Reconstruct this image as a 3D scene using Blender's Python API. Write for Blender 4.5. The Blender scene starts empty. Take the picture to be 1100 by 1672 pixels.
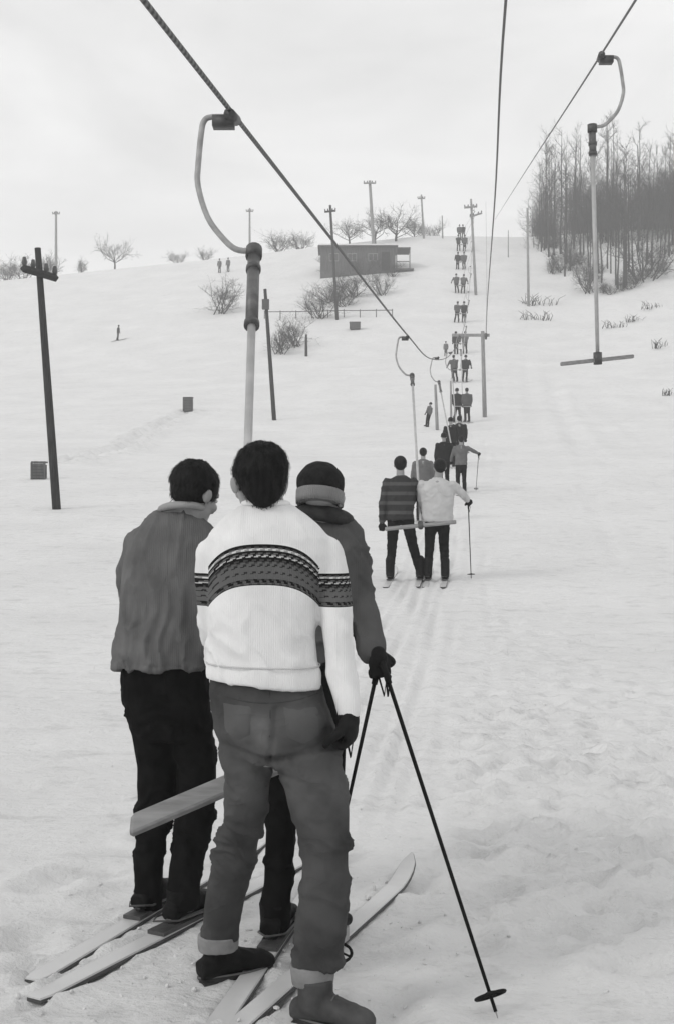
import bpy, math, random
import numpy as np
from mathutils import Vector, Matrix, Euler
random.seed(7); np.random.seed(7)
SC = bpy.context.scene
COL = SC.collection
PI = math.pi

# ------------------------------------------------------------------ camera
FPX = 2000.0                       # focal length in photo pixels (photo 1100 x 1672)
cam = bpy.data.cameras.new('camera'); camo = bpy.data.objects.new('camera', cam); COL.objects.link(camo)
cam.sensor_fit = 'VERTICAL'; cam.sensor_height = 24.0; cam.lens = 24.0*FPX/1672.0
cam.clip_start = 0.1; cam.clip_end = 3000
camo.location = (0, 0, 0); camo.rotation_euler = (math.radians(90), 0, 0)
SC.camera = camo

# ------------------------------------------------------------------ world, sun, exposure
SUN_EL, SUN_AZ = math.radians(34), math.radians(238)       # from behind left of the camera, behind cloud
w = bpy.data.worlds.new("World"); SC.world = w; w.use_nodes = True
nt = w.node_tree; N = nt.nodes; L = nt.links; N.clear()
out = N.new('ShaderNodeOutputWorld'); bg = N.new('ShaderNodeBackground'); L.new(bg.outputs[0], out.inputs[0])
sky = N.new('ShaderNodeTexSky'); sky.sky_type = 'NISHITA'; sky.sun_disc = False
sky.sun_elevation = SUN_EL; sky.sun_rotation = SUN_AZ; sky.air_density = 1; sky.dust_density = 3
bw = N.new('ShaderNodeRGBToBW'); L.new(sky.outputs[0], bw.inputs[0])
tc = N.new('ShaderNodeTexCoord'); mp = N.new('ShaderNodeMapping'); mp.inputs['Scale'].default_value = (1.0, 1.0, 3.2)
L.new(tc.outputs['Generated'], mp.inputs[0])
n1 = N.new('ShaderNodeTexNoise'); n1.inputs['Scale'].default_value = 2.6; n1.inputs['Detail'].default_value = 7
n1.inputs['Roughness'].default_value = .55; n1.inputs['Distortion'].default_value = .5
L.new(mp.outputs[0], n1.inputs[0])
rp = N.new('ShaderNodeValToRGB'); L.new(n1.outputs[0], rp.inputs[0])
rp.color_ramp.elements[0].position = .33; rp.color_ramp.elements[0].color = (7.6, 7.6, 7.6, 1)
rp.color_ramp.elements[1].position = .68; rp.color_ramp.elements[1].color = (10.1, 10.1, 10.1, 1)
mx = N.new('ShaderNodeMix'); mx.data_type = 'RGBA'; mx.inputs[0].default_value = .92
L.new(bw.outputs[0], mx.inputs[6]); L.new(rp.outputs[0], mx.inputs[7]); L.new(mx.outputs[2], bg.inputs[0])
bg.inputs[1].default_value = 0.10
sl = bpy.data.lights.new('sun', 'SUN'); sl.energy = 0.95; sl.angle = math.radians(14); sl.color = (1, .985, .96)
so = bpy.data.objects.new('sun', sl); COL.objects.link(so)
sd = Vector((math.sin(SUN_AZ)*math.cos(SUN_EL), math.cos(SUN_AZ)*math.cos(SUN_EL), math.sin(SUN_EL)))
so.rotation_euler = sd.to_track_quat('Z', 'Y').to_euler()
SC.view_settings.view_transform = 'Standard'; SC.view_settings.look = 'None'
SC.view_settings.exposure = 0.08; SC.view_settings.gamma = 1.0
try: SC.view_settings.use_curve_mapping = False
except Exception: pass
SC.cycles.volume_bounces = 1

# ------------------------------------------------------------------ helpers
def F(px, row, Y):
    return Vector(((px-550)*Y/FPX, Y, (836-row)*Y/FPX))

def _h(ix, iy, iz, s):
    n = (ix.astype(np.int64)*374761393 + iy.astype(np.int64)*668265263 + iz.astype(np.int64)*1274126177 + s*974711) & 0xffffffff
    n = ((n ^ (n >> 13))*1274126177) & 0xffffffff
    n = n ^ (n >> 16)
    return (n & 0xffffff)/float(0xffffff)
def vn(p, s=0):
    p = np.asarray(p, float); i = np.floor(p).astype(np.int64); f = p-i; f = f*f*(3-2*f)
    r = 0
    for a in (0, 1):
        for b in (0, 1):
            for c in (0, 1):
                wgt = (f[:, 0] if a else 1-f[:, 0])*(f[:, 1] if b else 1-f[:, 1])*(f[:, 2] if c else 1-f[:, 2])
                r = r + wgt*_h(i[:, 0]+a, i[:, 1]+b, i[:, 2]+c, s)
    return r*2-1
def fbm(p, o=4, s=0):
    r = 0; a = 1; t = 0
    for k in range(o):
        r = r + a*vn(np.asarray(p)*(2**k), s+k); t += a; a *= .5
    return r/t

def tag(o, label=None, cat=None, group=None, kind=None):
    if label: o['label'] = label
    if cat: o['category'] = cat
    if group: o['group'] = group
    if kind: o['kind'] = kind
    return o
def empty(name, loc=(0, 0, 0), rz=0, label=None, cat=None, group=None):
    o = bpy.data.objects.new(name, None); COL.objects.link(o); o.empty_display_size = .2
    o.location = loc; o.rotation_euler = (0, 0, rz)
    return tag(o, label, cat, group)

class MB:
    def __init__(s): s.v = []; s.f = []
    def add(s, vs, fs):
        b = len(s.v); s.v.extend([tuple(q) for q in vs]); s.f.extend([tuple(b+i for i in q) for q in fs])
    def box(s, c, d, m=None):
        vs = [Vector((sx*d[0]/2, sy*d[1]/2, sz*d[2]/2)) for sx in (-1, 1) for sy in (-1, 1) for sz in (-1, 1)]
        if m is not None: vs = [m @ q for q in vs]
        c = Vector(c); vs = [q+c for q in vs]
        s.add(vs, [(0, 1, 3, 2), (4, 6, 7, 5), (0, 4, 5, 1), (2, 3, 7, 6), (0, 2, 6, 4), (1, 5, 7, 3)])
    def rings(s, rs, closed=True):
        n = len(rs[0]); vs = [p for r in rs for p in r]; fs = []
        for i in range(len(rs)-1):
            for j in range(n):
                k = (j+1) % n
                fs.append((i*n+j, i*n+k, (i+1)*n+k, (i+1)*n+j))
        if closed:
            fs.append(tuple(range(n-1, -1, -1))); fs.append(tuple((len(rs)-1)*n+j for j in range(n)))
        s.add(vs, fs)
    def tube(s, pts, rad, n=8, closed=True, flat=1.0):
        pts = [Vector(p) for p in pts]
        if not hasattr(rad, '__len__'): rad = [rad]*len(pts)
        rs = []; up = None
        for i, p in enumerate(pts):
            d = (pts[min(i+1, len(pts)-1)]-pts[max(i-1, 0)])
            if d.length < 1e-9: d = Vector((0, 0, 1))
            d.normalize()
            if up is None:
                up = Vector((0, 0, 1)) if abs(d.z) < .9 else Vector((0, 1, 0))
                up = (up-d*up.dot(d)).normalized()
            else:
                up = (up-d*up.dot(d)).normalized()
            q = d.cross(up)
            rs.append([p+(q*math.cos(2*PI*j/n)+up*math.sin(2*PI*j/n)*flat)*rad[i] for j in range(n)])
        s.rings(rs, closed)
    def ell(s, c, r, m=None, n=16, k=10):
        rs = []; c = Vector(c)
        for i in range(k+1):
            t = PI*i/k; t = min(max(t, .02), PI-.02)
            ring = []
            for j in range(n):
                a = 2*PI*j/n
                q = Vector((r[0]*math.sin(t)*math.cos(a), r[1]*math.sin(t)*math.sin(a), -r[2]*math.cos(t)))
                if m is not None: q = m @ q
                ring.append(q+c)
            rs.append(ring)
        s.rings(rs)
    def limb(s, pts, rad, n=14):
        """smooth tapered limb with rounded ends"""
        P = [Vector(p) for p in pts]; pp = []; rr = []
        for i in range(len(P)-1):
            for k in range(5):
                t = k/5
                p0 = P[max(i-1, 0)]; p1 = P[i]; p2 = P[i+1]; p3 = P[min(i+2, len(P)-1)]
                q = .5*((2*p1)+(p2-p0)*t+(2*p0-5*p1+4*p2-p3)*t*t+(-p0+3*p1-3*p2+p3)*t**3)
                pp.append(q); rr.append(rad[i]*(1-t)+rad[i+1]*t)
        pp.append(P[-1]); rr.append(rad[-1])
        s.tube(pp, rr, n)
        s.ell(P[0], (rad[0]*.98,)*3, n=12, k=8); s.ell(P[-1], (rad[-1]*.98,)*3, n=12, k=8)
    def loft(s, specs, n=24, e=2.3):
        """specs: (row, x left, x right, depth half, Y) horizontal superellipse rings, from photo-measured widths"""
        rs = []
        # densify
        S = []
        for a, b in zip(specs, specs[1:]):
            for k in range(3):
                t = k/3; S.append([a[i]*(1-t)+b[i]*t for i in range(5)])
        S.append(list(specs[-1]))
        for row, xl, xr, d, Y in S:
            c = F((xl+xr)/2, row, Y); hw = (xr-xl)/2*Y/FPX
            ring = []
            for j in range(n):
                a = 2*PI*j/n; ca, sa = math.cos(a), math.sin(a)
                ring.append(c+Vector((math.copysign(abs(ca)**(2/e), ca)*hw, math.copysign(abs(sa)**(2/e), sa)*d, 0)))
            rs.append(ring)
        s.rings(rs)
    def xf(s, M):
        s.v = [tuple(M @ Vector(q)) for q in s.v]; return s
    def mesh(s, name, mat=None, origin=(0, 0, 0), smooth=True):
        me = bpy.data.meshes.new(name)
        o = Vector(origin)
        me.from_pydata([tuple(Vector(q)-o) for q in s.v], [], s.f); me.update()
        if smooth: me.polygons.foreach_set('use_smooth', [True]*len(me.polygons))
        if mat: me.materials.append(mat)
        return me
    def build(s, name, mat, parent=None, smooth=True, origin=None):
        if origin is None: origin = parent.location if parent is not None else (0, 0, 0)
        me = s.mesh(name, mat, origin, smooth)
        o = bpy.data.objects.new(name, me); COL.objects.link(o)
        if parent is not None: o.parent = parent
        else: o.location = origin
        return o
def fix_normals(me):
    import bmesh
    b = bmesh.new(); b.from_mesh(me); bmesh.ops.recalc_face_normals(b, faces=b.faces); b.to_mesh(me); b.free()

def fuse(mb, voxel=.008, smooth=6, fn=None):
    """overlapping closed shells -> one continuous skin (voxel union), smoothed; fn(co,no)->displaced co"""
    me = mb.mesh('tmp'); fix_normals(me); o = bpy.data.objects.new('tmp', me); COL.objects.link(o)
    r = o.modifiers.new('r', 'REMESH'); r.mode = 'VOXEL'; r.voxel_size = voxel; r.use_smooth_shade = True
    if smooth:
        m = o.modifiers.new('s', 'SMOOTH'); m.factor = .5; m.iterations = smooth
    dg = bpy.context.evaluated_depsgraph_get(); dg.update()
    e = o.evaluated_get(dg); m2 = bpy.data.meshes.new_from_object(e)
    bpy.data.objects.remove(o); bpy.data.meshes.remove(me)
    if fn is not None:
        n = len(m2.vertices); co = np.empty(n*3); m2.vertices.foreach_get('co', co); co = co.reshape(-1, 3)
        no = np.empty(n*3); m2.vertex_normals.foreach_get('vector', no); no = no.reshape(-1, 3)
        co = fn(co, no); m2.vertices.foreach_set('co', co.ravel()); m2.update()
    m2.polygons.foreach_set('use_smooth', [True]*len(m2.polygons))
    return m2
def place(me, name, mat, parent, world=True):
    """link a fused mesh (in world coordinates) under parent"""
    if world: me.transform(Matrix.Translation(-Vector(parent.location)))
    me.name = name; me.materials.clear(); me.materials.append(mat)
    o = bpy.data.objects.new(name, me); COL.objects.link(o); o.parent = parent
    return o
def copy_tree(o, parent=None):
    c = o.copy(); COL.objects.link(c); c.parent = parent
    for ch in o.children: copy_tree(ch, c)
    return c

# ------------------------------------------------------------------ materials (black and white photograph: neutral greys)
def mat(name, g, rough=.8, var=.15, scale=8, bump=.0, bscale=60, spec=.2, stretch=None, metal=0, warm=0, bdist=.01):
    m = bpy.data.materials.new(name); m.use_nodes = True; t = m.node_tree; n = t.nodes; l = t.links
    b = n['Principled BSDF']; b.inputs['Roughness'].default_value = rough
    b.inputs['Specular IOR Level'].default_value = spec; b.inputs['Metallic'].default_value = metal
    tc = n.new('ShaderNodeTexCoord'); mp = n.new('ShaderNodeMapping'); l.new(tc.outputs['Object'], mp.inputs[0])
    if stretch: mp.inputs['Scale'].default_value = stretch
    no = n.new('ShaderNodeTexNoise'); no.inputs['Scale'].default_value = scale; no.inputs['Detail'].default_value = 6
    l.new(mp.outputs[0], no.inputs[0])
    r = n.new('ShaderNodeValToRGB'); l.new(no.outputs[0], r.inputs[0])
    lo, hi = g*(1-var), g*(1+var)
    r.color_ramp.elements[0].position = .3; r.color_ramp.elements[0].color = (lo, lo, lo, 1)
    r.color_ramp.elements[1].position = .7; r.color_ramp.elements[1].color = (hi, hi, hi, 1)
    l.new(r.outputs[0], b.inputs['Base Color'])
    if bump:
        n2 = n.new('ShaderNodeTexNoise'); n2.inputs['Scale'].default_value = bscale; n2.inputs['Detail'].default_value = 4
        l.new(mp.outputs[0], n2.inputs[0])
        bp = n.new('ShaderNodeBump'); bp.inputs['Strength'].default_value = bump; bp.inputs['Distance'].default_value = bdist
        l.new(n2.outputs[0], bp.inputs['Height']); l.new(bp.outputs[0], b.inputs['Normal'])
    m['b'] = g
    return m
MT = {}
def M_(k, *a, **kw):
    if k not in MT: MT[k] = mat(k, *a, **kw)
    return MT[k]
skin = M_('skin', .27, rough=.55, var=.08, scale=14, bump=.15, bscale=180, spec=.35, bdist=.002)
hairm = M_('hair', .012, rough=.6, var=.5, scale=60, bump=.6, bscale=240, spec=.12, stretch=(1, 1, .15), bdist=.004)
leather = M_('leather', .008, rough=.6, var=.3, scale=20, bump=.4, bscale=90, spec=.1, bdist=.003)
suede = M_('suede_shoe', .055, rough=.7, var=.35, scale=16, bump=.4, bscale=90, bdist=.003)
sole = M_('rubber_sole', .04, rough=.8, var=.3)
glovem = M_('glove', .012, spec=.1, rough=.7, var=.3, scale=30, bump=.4, bscale=120, bdist=.003)
blackcloth = M_('black_trouser_cloth', .008, rough=.9, var=.35, scale=14, bump=.4, bscale=300, bdist=.002, spec=.04)
steel = M_('galvanised_steel', .30, rough=.5, var=.25, scale=14, bump=.1, spec=.5)
darksteel = M_('dark_steel', .06, rough=.5, var=.35, scale=18, bump=.2, spec=.5)
alu = M_('aluminium_tube', .38, rough=.45, var=.15, scale=10, spec=.5)
ropem = M_('steel_rope', .09, rough=.6, var=.5, scale=40, spec=.4)
wood = M_('weathered_wood', .24, rough=.8, var=.25, scale=6, bump=.5, bscale=30, stretch=(1, 6, 6), bdist=.004)
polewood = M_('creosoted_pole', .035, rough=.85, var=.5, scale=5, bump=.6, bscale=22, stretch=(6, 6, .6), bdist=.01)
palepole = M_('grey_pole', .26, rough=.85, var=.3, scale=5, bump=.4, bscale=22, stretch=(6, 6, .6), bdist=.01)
bark = M_('bark', .045, rough=.9, var=.4, scale=8, bump=.5, bscale=30)
twigm = M_('twigs', .038, rough=.9, var=.4, scale=3)
skitop = M_('ski_top', .55, rough=.35, var=.06, scale=6, spec=.5)
skiedge = M_('ski_edge', .06, rough=.4, var=.3, scale=20, spec=.5)
hutwood = M_('hut_boards', .10, rough=.85, var=.35, scale=3, stretch=(6, 6, .5), bump=.3, bscale=20)
snowcap = M_('settled_snow', .8, rough=.8, var=.03, scale=2, bump=.3, bscale=8, bdist=.05)

def knit(name, g, var=.12, fold=0.25):
    """fine ribbed wool"""
    m = mat(name, g, rough=.95, var=var, scale=9, spec=.05)
    t = m.node_tree; n = t.nodes; l = t.links; b = n['Principled BSDF']
    tc = n['Texture Coordinate']
    wv = n.new('ShaderNodeTexWave'); wv.wave_type = 'BANDS'; wv.bands_direction = 'X'; wv.inputs['Scale'].default_value = 45
    wv.inputs['Distortion'].default_value = 1.2; wv.inputs['Detail'].default_value = 2; l.new(tc.outputs['Object'], wv.inputs[0])
    n2 = n.new('ShaderNodeTexNoise'); n2.inputs['Scale'].default_value = 260; l.new(tc.outputs['Object'], n2.inputs[0])
    ad = n.new('ShaderNodeMath'); ad.operation = 'ADD'; l.new(wv.outputs[1], ad.inputs[0]); l.new(n2.outputs[0], ad.inputs[1])
    bp = n.new('ShaderNodeBump'); bp.inputs['Strength'].default_value = fold; bp.inputs['Distance'].default_value = .004
    l.new(ad.outputs[0], bp.inputs['Height']); l.new(bp.outputs[0], b.inputs['Normal'])
    return m
def creases(m, sc=7, dist=.012, st=.5, stretch=(1, 1, .6)):
    t = m.node_tree; n = t.nodes; l = t.links; b = n['Principled BSDF']; tc = n['Texture Coordinate']
    mp = n.new('ShaderNodeMapping'); mp.inputs['Scale'].default_value = stretch; mp.inputs['Rotation'].default_value = (0, .5, .2); l.new(tc.outputs['Object'], mp.inputs[0])
    q = n.new('ShaderNodeTexNoise'); q.inputs['Scale'].default_value = sc; q.inputs['Detail'].default_value = 3; q.inputs['Distortion'].default_value = .35; l.new(mp.outputs[0], q.inputs[0])
    a = n.new('ShaderNodeMath'); a.operation = 'SUBTRACT'; a.inputs[1].default_value = .5; l.new(q.outputs[0], a.inputs[0])
    c = n.new('ShaderNodeMath'); c.operation = 'ABSOLUTE'; l.new(a.outputs[0], c.inputs[0])
    d = n.new('ShaderNodeMath'); d.operation = 'POWER'; d.inputs[1].default_value = .6; l.new(c.outputs[0], d.inputs[0])
    bp = n.new('ShaderNodeBump'); bp.inputs['Strength'].default_value = st; bp.inputs['Distance'].default_value = dist; bp.invert = True
    l.new(d.outputs[0], bp.inputs['Height'])
    old = b.inputs['Normal'].links[0].from_node
    l.new(old.outputs[0], bp.inputs['Normal']); l.new(bp.outputs[0], b.inputs['Normal']); return m
creases(blackcloth, 6, .02, .6)
greyknit = knit('grey_wool', .125, .18)
darkknit = knit('dark_grey_wool', .085, .15)
paleknit = knit('pale_wool', .50, .08)

def patterned():
    m = knit('white_patterned_wool', .74, .04)
    t = m.node_tree; n = t.nodes; l = t.links; b = n['Principled BSDF']
    av = n.new('ShaderNodeAttribute'); av.attribute_name = 'band_v'
    au = n.new('ShaderNodeAttribute'); au.attribute_name = 'band_u'
    W = .74; K = .012; D = .06; G = .12; X = .30
    A = [(0, W), (.005, K), (.06, D), (.10, X), (.16, K), (.21, G), (.27, .5), (.32, K), (.37, D), (.43, G), (.50, G), (.55, G), (.62, G), (.66, G), (.72, G), (.84, D), (.88, K), (.93, G), (.97, K), (.995, W)]
    B = [(0, W), (.005, K), (.06, K), (.10, .6), (.16, K), (.21, K), (.27, K), (.32, K), (.37, K), (.43, D), (.50, .02), (.55, G), (.62, G), (.66, .03), (.72, G), (.84, K), (.88, .10), (.93, D), (.97, K), (.995, W)]
    rs = []
    for S in (A, B):
        r = n.new('ShaderNodeValToRGB'); r.color_ramp.interpolation = 'CONSTANT'
        e = r.color_ramp.elements
        e[0].position = 0; e[0].color = (S[0][1],)*3+(1,)
        e[1].position = S[-1][0]; e[1].color = (S[-1][1],)*3+(1,)
        for p, c in S[1:-1]:
            q = e.new(p); q.color = (c, c, c, 1)
        l.new(av.outputs['Fac'], r.inputs[0]); rs.append(r)
    mu = n.new('ShaderNodeMath'); mu.operation = 'MULTIPLY'; mu.inputs[1].default_value = 2*PI/.024; l.new(au.outputs['Fac'], mu.inputs[0])
    # stitches shift sideways row by row
    m2 = n.new('ShaderNodeMath'); m2.operation = 'MULTIPLY'; m2.inputs[1].default_value = 17; l.new(av.outputs['Fac'], m2.inputs[0])
    fl = n.new('ShaderNodeMath'); fl.operation = 'FLOOR'; l.new(m2.outputs[0], fl.inputs[0])
    m3 = n.new('ShaderNodeMath'); m3.operation = 'MULTIPLY'; m3.inputs[1].default_value = 1.9; l.new(fl.outputs[0], m3.inputs[0])
    ad = n.new('ShaderNodeMath'); ad.operation = 'ADD'; l.new(mu.outputs[0], ad.inputs[0]); l.new(m3.outputs[0], ad.inputs[1])
    si = n.new('ShaderNodeMath'); si.operation = 'SINE'; l.new(ad.outputs[0], si.inputs[0])
    gt = n.new('ShaderNodeMath'); gt.operation = 'GREATER_THAN'; gt.inputs[1].default_value = .25; l.new(si.outputs[0], gt.inputs[0])
    mx = n.new('ShaderNodeMix'); mx.data_type = 'RGBA'; l.new(gt.outputs[0], mx.inputs[0]); l.new(rs[0].outputs[0], mx.inputs[6]); l.new(rs[1].outputs[0], mx.inputs[7])
    # wool melange over the print
    ns = n['Noise Texture']; rr = n['Color Ramp']
    rr.color_ramp.elements[0].color = (.9, .9, .9, 1); rr.color_ramp.elements[1].color = (1.03, 1.03, 1.03, 1)
    m4 = n.new('ShaderNodeMix'); m4.data_type = 'RGBA'; m4.blend_type = 'MULTIPLY'; m4.inputs[0].default_value = 1
    l.new(mx.outputs[2], m4.inputs[6]); l.new(rr.outputs[0], m4.inputs[7]); l.new(m4.outputs[2], b.inputs['Base Color'])
    return m
patknit = creases(patterned(), 4.5, .010, .35, (1, 1, .8)); creases(greyknit, 5, .022, .6, (1.3, 1, .35)); creases(darkknit, 6, .02, .6, (1.1, 1, .6))

def striped():
    """dark jumper with paler knitted hoops"""
    m = knit('hooped_wool', .06, .1); t = m.node_tree; n = t.nodes; l = t.links; b = n['Principled BSDF']
    tc = n['Texture Coordinate']; sp = n.new('ShaderNodeSeparateXYZ'); l.new(tc.outputs['Object'], sp.inputs[0])
    mu = n.new('ShaderNodeMath'); mu.operation = 'MULTIPLY'; mu.inputs[1].default_value = 2*PI/.13; l.new(sp.outputs[2], mu.inputs[0])
    si = n.new('ShaderNodeMath'); si.operation = 'SINE'; l.new(mu.outputs[0], si.inputs[0])
    r = n.new('ShaderNodeValToRGB'); l.new(si.outputs[0], r.inputs[0])
    r.color_ramp.elements[0].position = .25; r.color_ramp.elements[0].color = (.04, .04, .04, 1)
    r.color_ramp.elements[1].position = .6; r.color_ramp.elements[1].color = (.085, .085, .085, 1)
    l.new(r.outputs[0], b.inputs['Base Color']); return m
hoopknit = striped()

def denim():
    m = mat('worn_denim', .050, rough=.9, var=.4, scale=7, bump=.5, bscale=420, bdist=.0015, spec=.1)
    t = m.node_tree; n = t.nodes; l = t.links; b = n['Principled BSDF']
    at = n.new('ShaderNodeAttribute'); at.attribute_name = 'wear'
    mx = n.new('ShaderNodeMix'); mx.data_type = 'RGBA'; l.new(at.outputs['Fac'], mx.inputs[0])
    l.new(n['Color Ramp'].outputs[0], mx.inputs[6]); mx.inputs[7].default_value = (.145, .145, .145, 1)
    l.new(mx.outputs[2], b.inputs['Base Color']); return m
jeansm = creases(denim(), 6, .018, .5, (1, 1, 1.5))
cuffm = M_('denim_turn_up', .20, rough=.9, var=.2, scale=20, bump=.4, bscale=300, bdist=.002)

def snowmat():
    m = bpy.data.materials.new('snow'); m.use_nodes = True; t = m.node_tree; n = t.nodes; l = t.links
    b = n['Principled BSDF']; b.inputs['Roughness'].default_value = .75; b.inputs['Specular IOR Level'].default_value = .15
    tc = n.new('ShaderNodeTexCoord')
    def noise(s, d, st=(1, 1, 1), dist=0, rough=.6):
        mp = n.new('ShaderNodeMapping'); mp.inputs['Scale'].default_value = st; l.new(tc.outputs['Object'], mp.inputs[0])
        q = n.new('ShaderNodeTexNoise'); q.inputs['Scale'].default_value = s; q.inputs['Detail'].default_value = d
        q.inputs['Distortion'].default_value = dist; q.inputs['Roughness'].default_value = rough
        l.new(mp.outputs[0], q.inputs[0]); return q
    a = noise(.35, 8); c = noise(3.0, 9, (1.0, 1.6, 1), .15, .68); e = noise(14, 6); f = noise(60, 3)
    r = n.new('ShaderNodeValToRGB'); l.new(a.outputs[0], r.inputs[0])
    r.color_ramp.elements[0].position = .3; r.color_ramp.elements[0].color = (.66, .66, .66, 1)
    r.color_ramp.elements[1].position = .7; r.color_ramp.elements[1].color = (.74, .74, .74, 1)
    r2 = n.new('ShaderNodeValToRGB'); l.new(c.outputs[0], r2.inputs[0])      # crusted, dirtier patches
    r2.color_ramp.elements[0].position = .32; r2.color_ramp.elements[0].color = (.84, .84, .84, 1)
    r2.color_ramp.elements[1].position = .46; r2.color_ramp.elements[1].color = (1, 1, 1, 1)
    r3 = n.new('ShaderNodeValToRGB'); l.new(e.outputs[0], r3.inputs[0])
    r3.color_ramp.elements[0].position = .30; r3.color_ramp.elements[0].color = (.90, .90, .90, 1)
    r3.color_ramp.elements[1].position = .42; r3.color_ramp.elements[1].color = (1, 1, 1, 1)
    x = n.new('ShaderNodeMix'); x.data_type = 'RGBA'; x.blend_type = 'MULTIPLY'; x.inputs[0].default_value = 1
    l.new(r.outputs[0], x.inputs[6]); l.new(r2.outputs[0], x.inputs[7])
    y = n.new('ShaderNodeMix'); y.data_type = 'RGBA'; y.blend_type = 'MULTIPLY'; y.inputs[0].default_value = 1
    l.new(x.outputs[2], y.inputs[6]); l.new(r3.outputs[0], y.inputs[7]); l.new(y.outputs[2], b.inputs['Base Color'])
    prev = None
    for q, s, d in ((c, .9, .06), (e, .5, .018), (f, .4, .004)):
        bp = n.new('ShaderNodeBump'); bp.inputs['Strength'].default_value = s; bp.inputs['Distance'].default_value = d
        l.new(q.outputs[0], bp.inputs['Height'])
        if prev: l.new(prev.outputs[0], bp.inputs['Normal'])
        prev = bp
    l.new(prev.outputs[0], b.inputs['Normal'])
    return m
snow = snowmat()

# ------------------------------------------------------------------ terrain
PY = np.array([-60, -10, 0, 3.9, 4.7, 8, 16.7, 24, 35, 60, 78, 92, 104, 115, 125, 135, 142, 150, 165, 200, 260, 420.])
PZ = np.array([-3.2, -1.75, -1.60, -1.57, -1.56, -1.42, -.95, -.25, 1.24, 4.4, 8.3, 11.8, 15.9, 20.4, 24.6, 28.9, 31.9, 33.2, 33.0, 27, 15, 0.])
def _slopes():
    d = np.diff(PZ)/np.diff(PY); m = np.zeros(len(PY)); m[0] = d[0]; m[-1] = d[-1]
    for i in range(1, len(PY)-1):
        if d[i-1]*d[i] > 0:
            w1 = 2*(PY[i+1]-PY[i])+(PY[i]-PY[i-1]); w2 = (PY[i+1]-PY[i])+2*(PY[i]-PY[i-1])
            m[i] = (w1+w2)/(w1/d[i-1]+w2/d[i])
    return m
PM = _slopes()
def prof(y):
    y = np.clip(y, PY[0], PY[-1]); i = np.clip(np.searchsorted(PY, y)-1, 0, len(PY)-2)
    h = PY[i+1]-PY[i]; t = (y-PY[i])/h
    return (2*t**3-3*t**2+1)*PZ[i]+(t**3-2*t**2+t)*h*PM[i]+(-2*t**3+3*t**2)*PZ[i+1]+(t**3-t**2)*h*PM[i+1]
def sstep(a, b, x):
    t = np.clip((x-a)/(b-a), 0, 1); return t*t*(3-2*t)
GRV = []        # tracks: (x0 at Y=0, slope, half width, depth, y0, y1)
for o in (-.30, -.19, .22, .33, .02):
    GRV.append((-.88+o, .1215, .036, .036, 4.8, 140))
for k in range(9):
    GRV.append((-.6+random.uniform(-.5, .7), .1215+random.uniform(-.004, .004), .04, .012, random.uniform(5, 8), random.uniform(17, 50)))
for k in range(16):   # descending runs on the right
    GRV.append((random.uniform(-1, 5), .125+random.uniform(-.012, .05), .05+.05*random.random(), .03, random.uniform(14, 40), 142))
DENT = []
SKT = []
for fx, fy, dx_, ta, ti in ((-.715, 4.76, .42, .76, .85), (-.585, 4.59, .56, .78, .9), (-.215, 4.45, .20, .80, .8), (-.06, 4.30, .41, .80, .75)):
    n_ = math.hypot(dx_, 1); SKT.append(((fx-dx_/n_*ta, fy-ta/n_), (fx+dx_/n_*ti, fy+ti/n_)))
    SKT.append(((fx-dx_/n_*(ta+3)+.04, fy-(ta+3)/n_), (fx-dx_/n_*ta, fy-ta/n_)))
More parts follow.
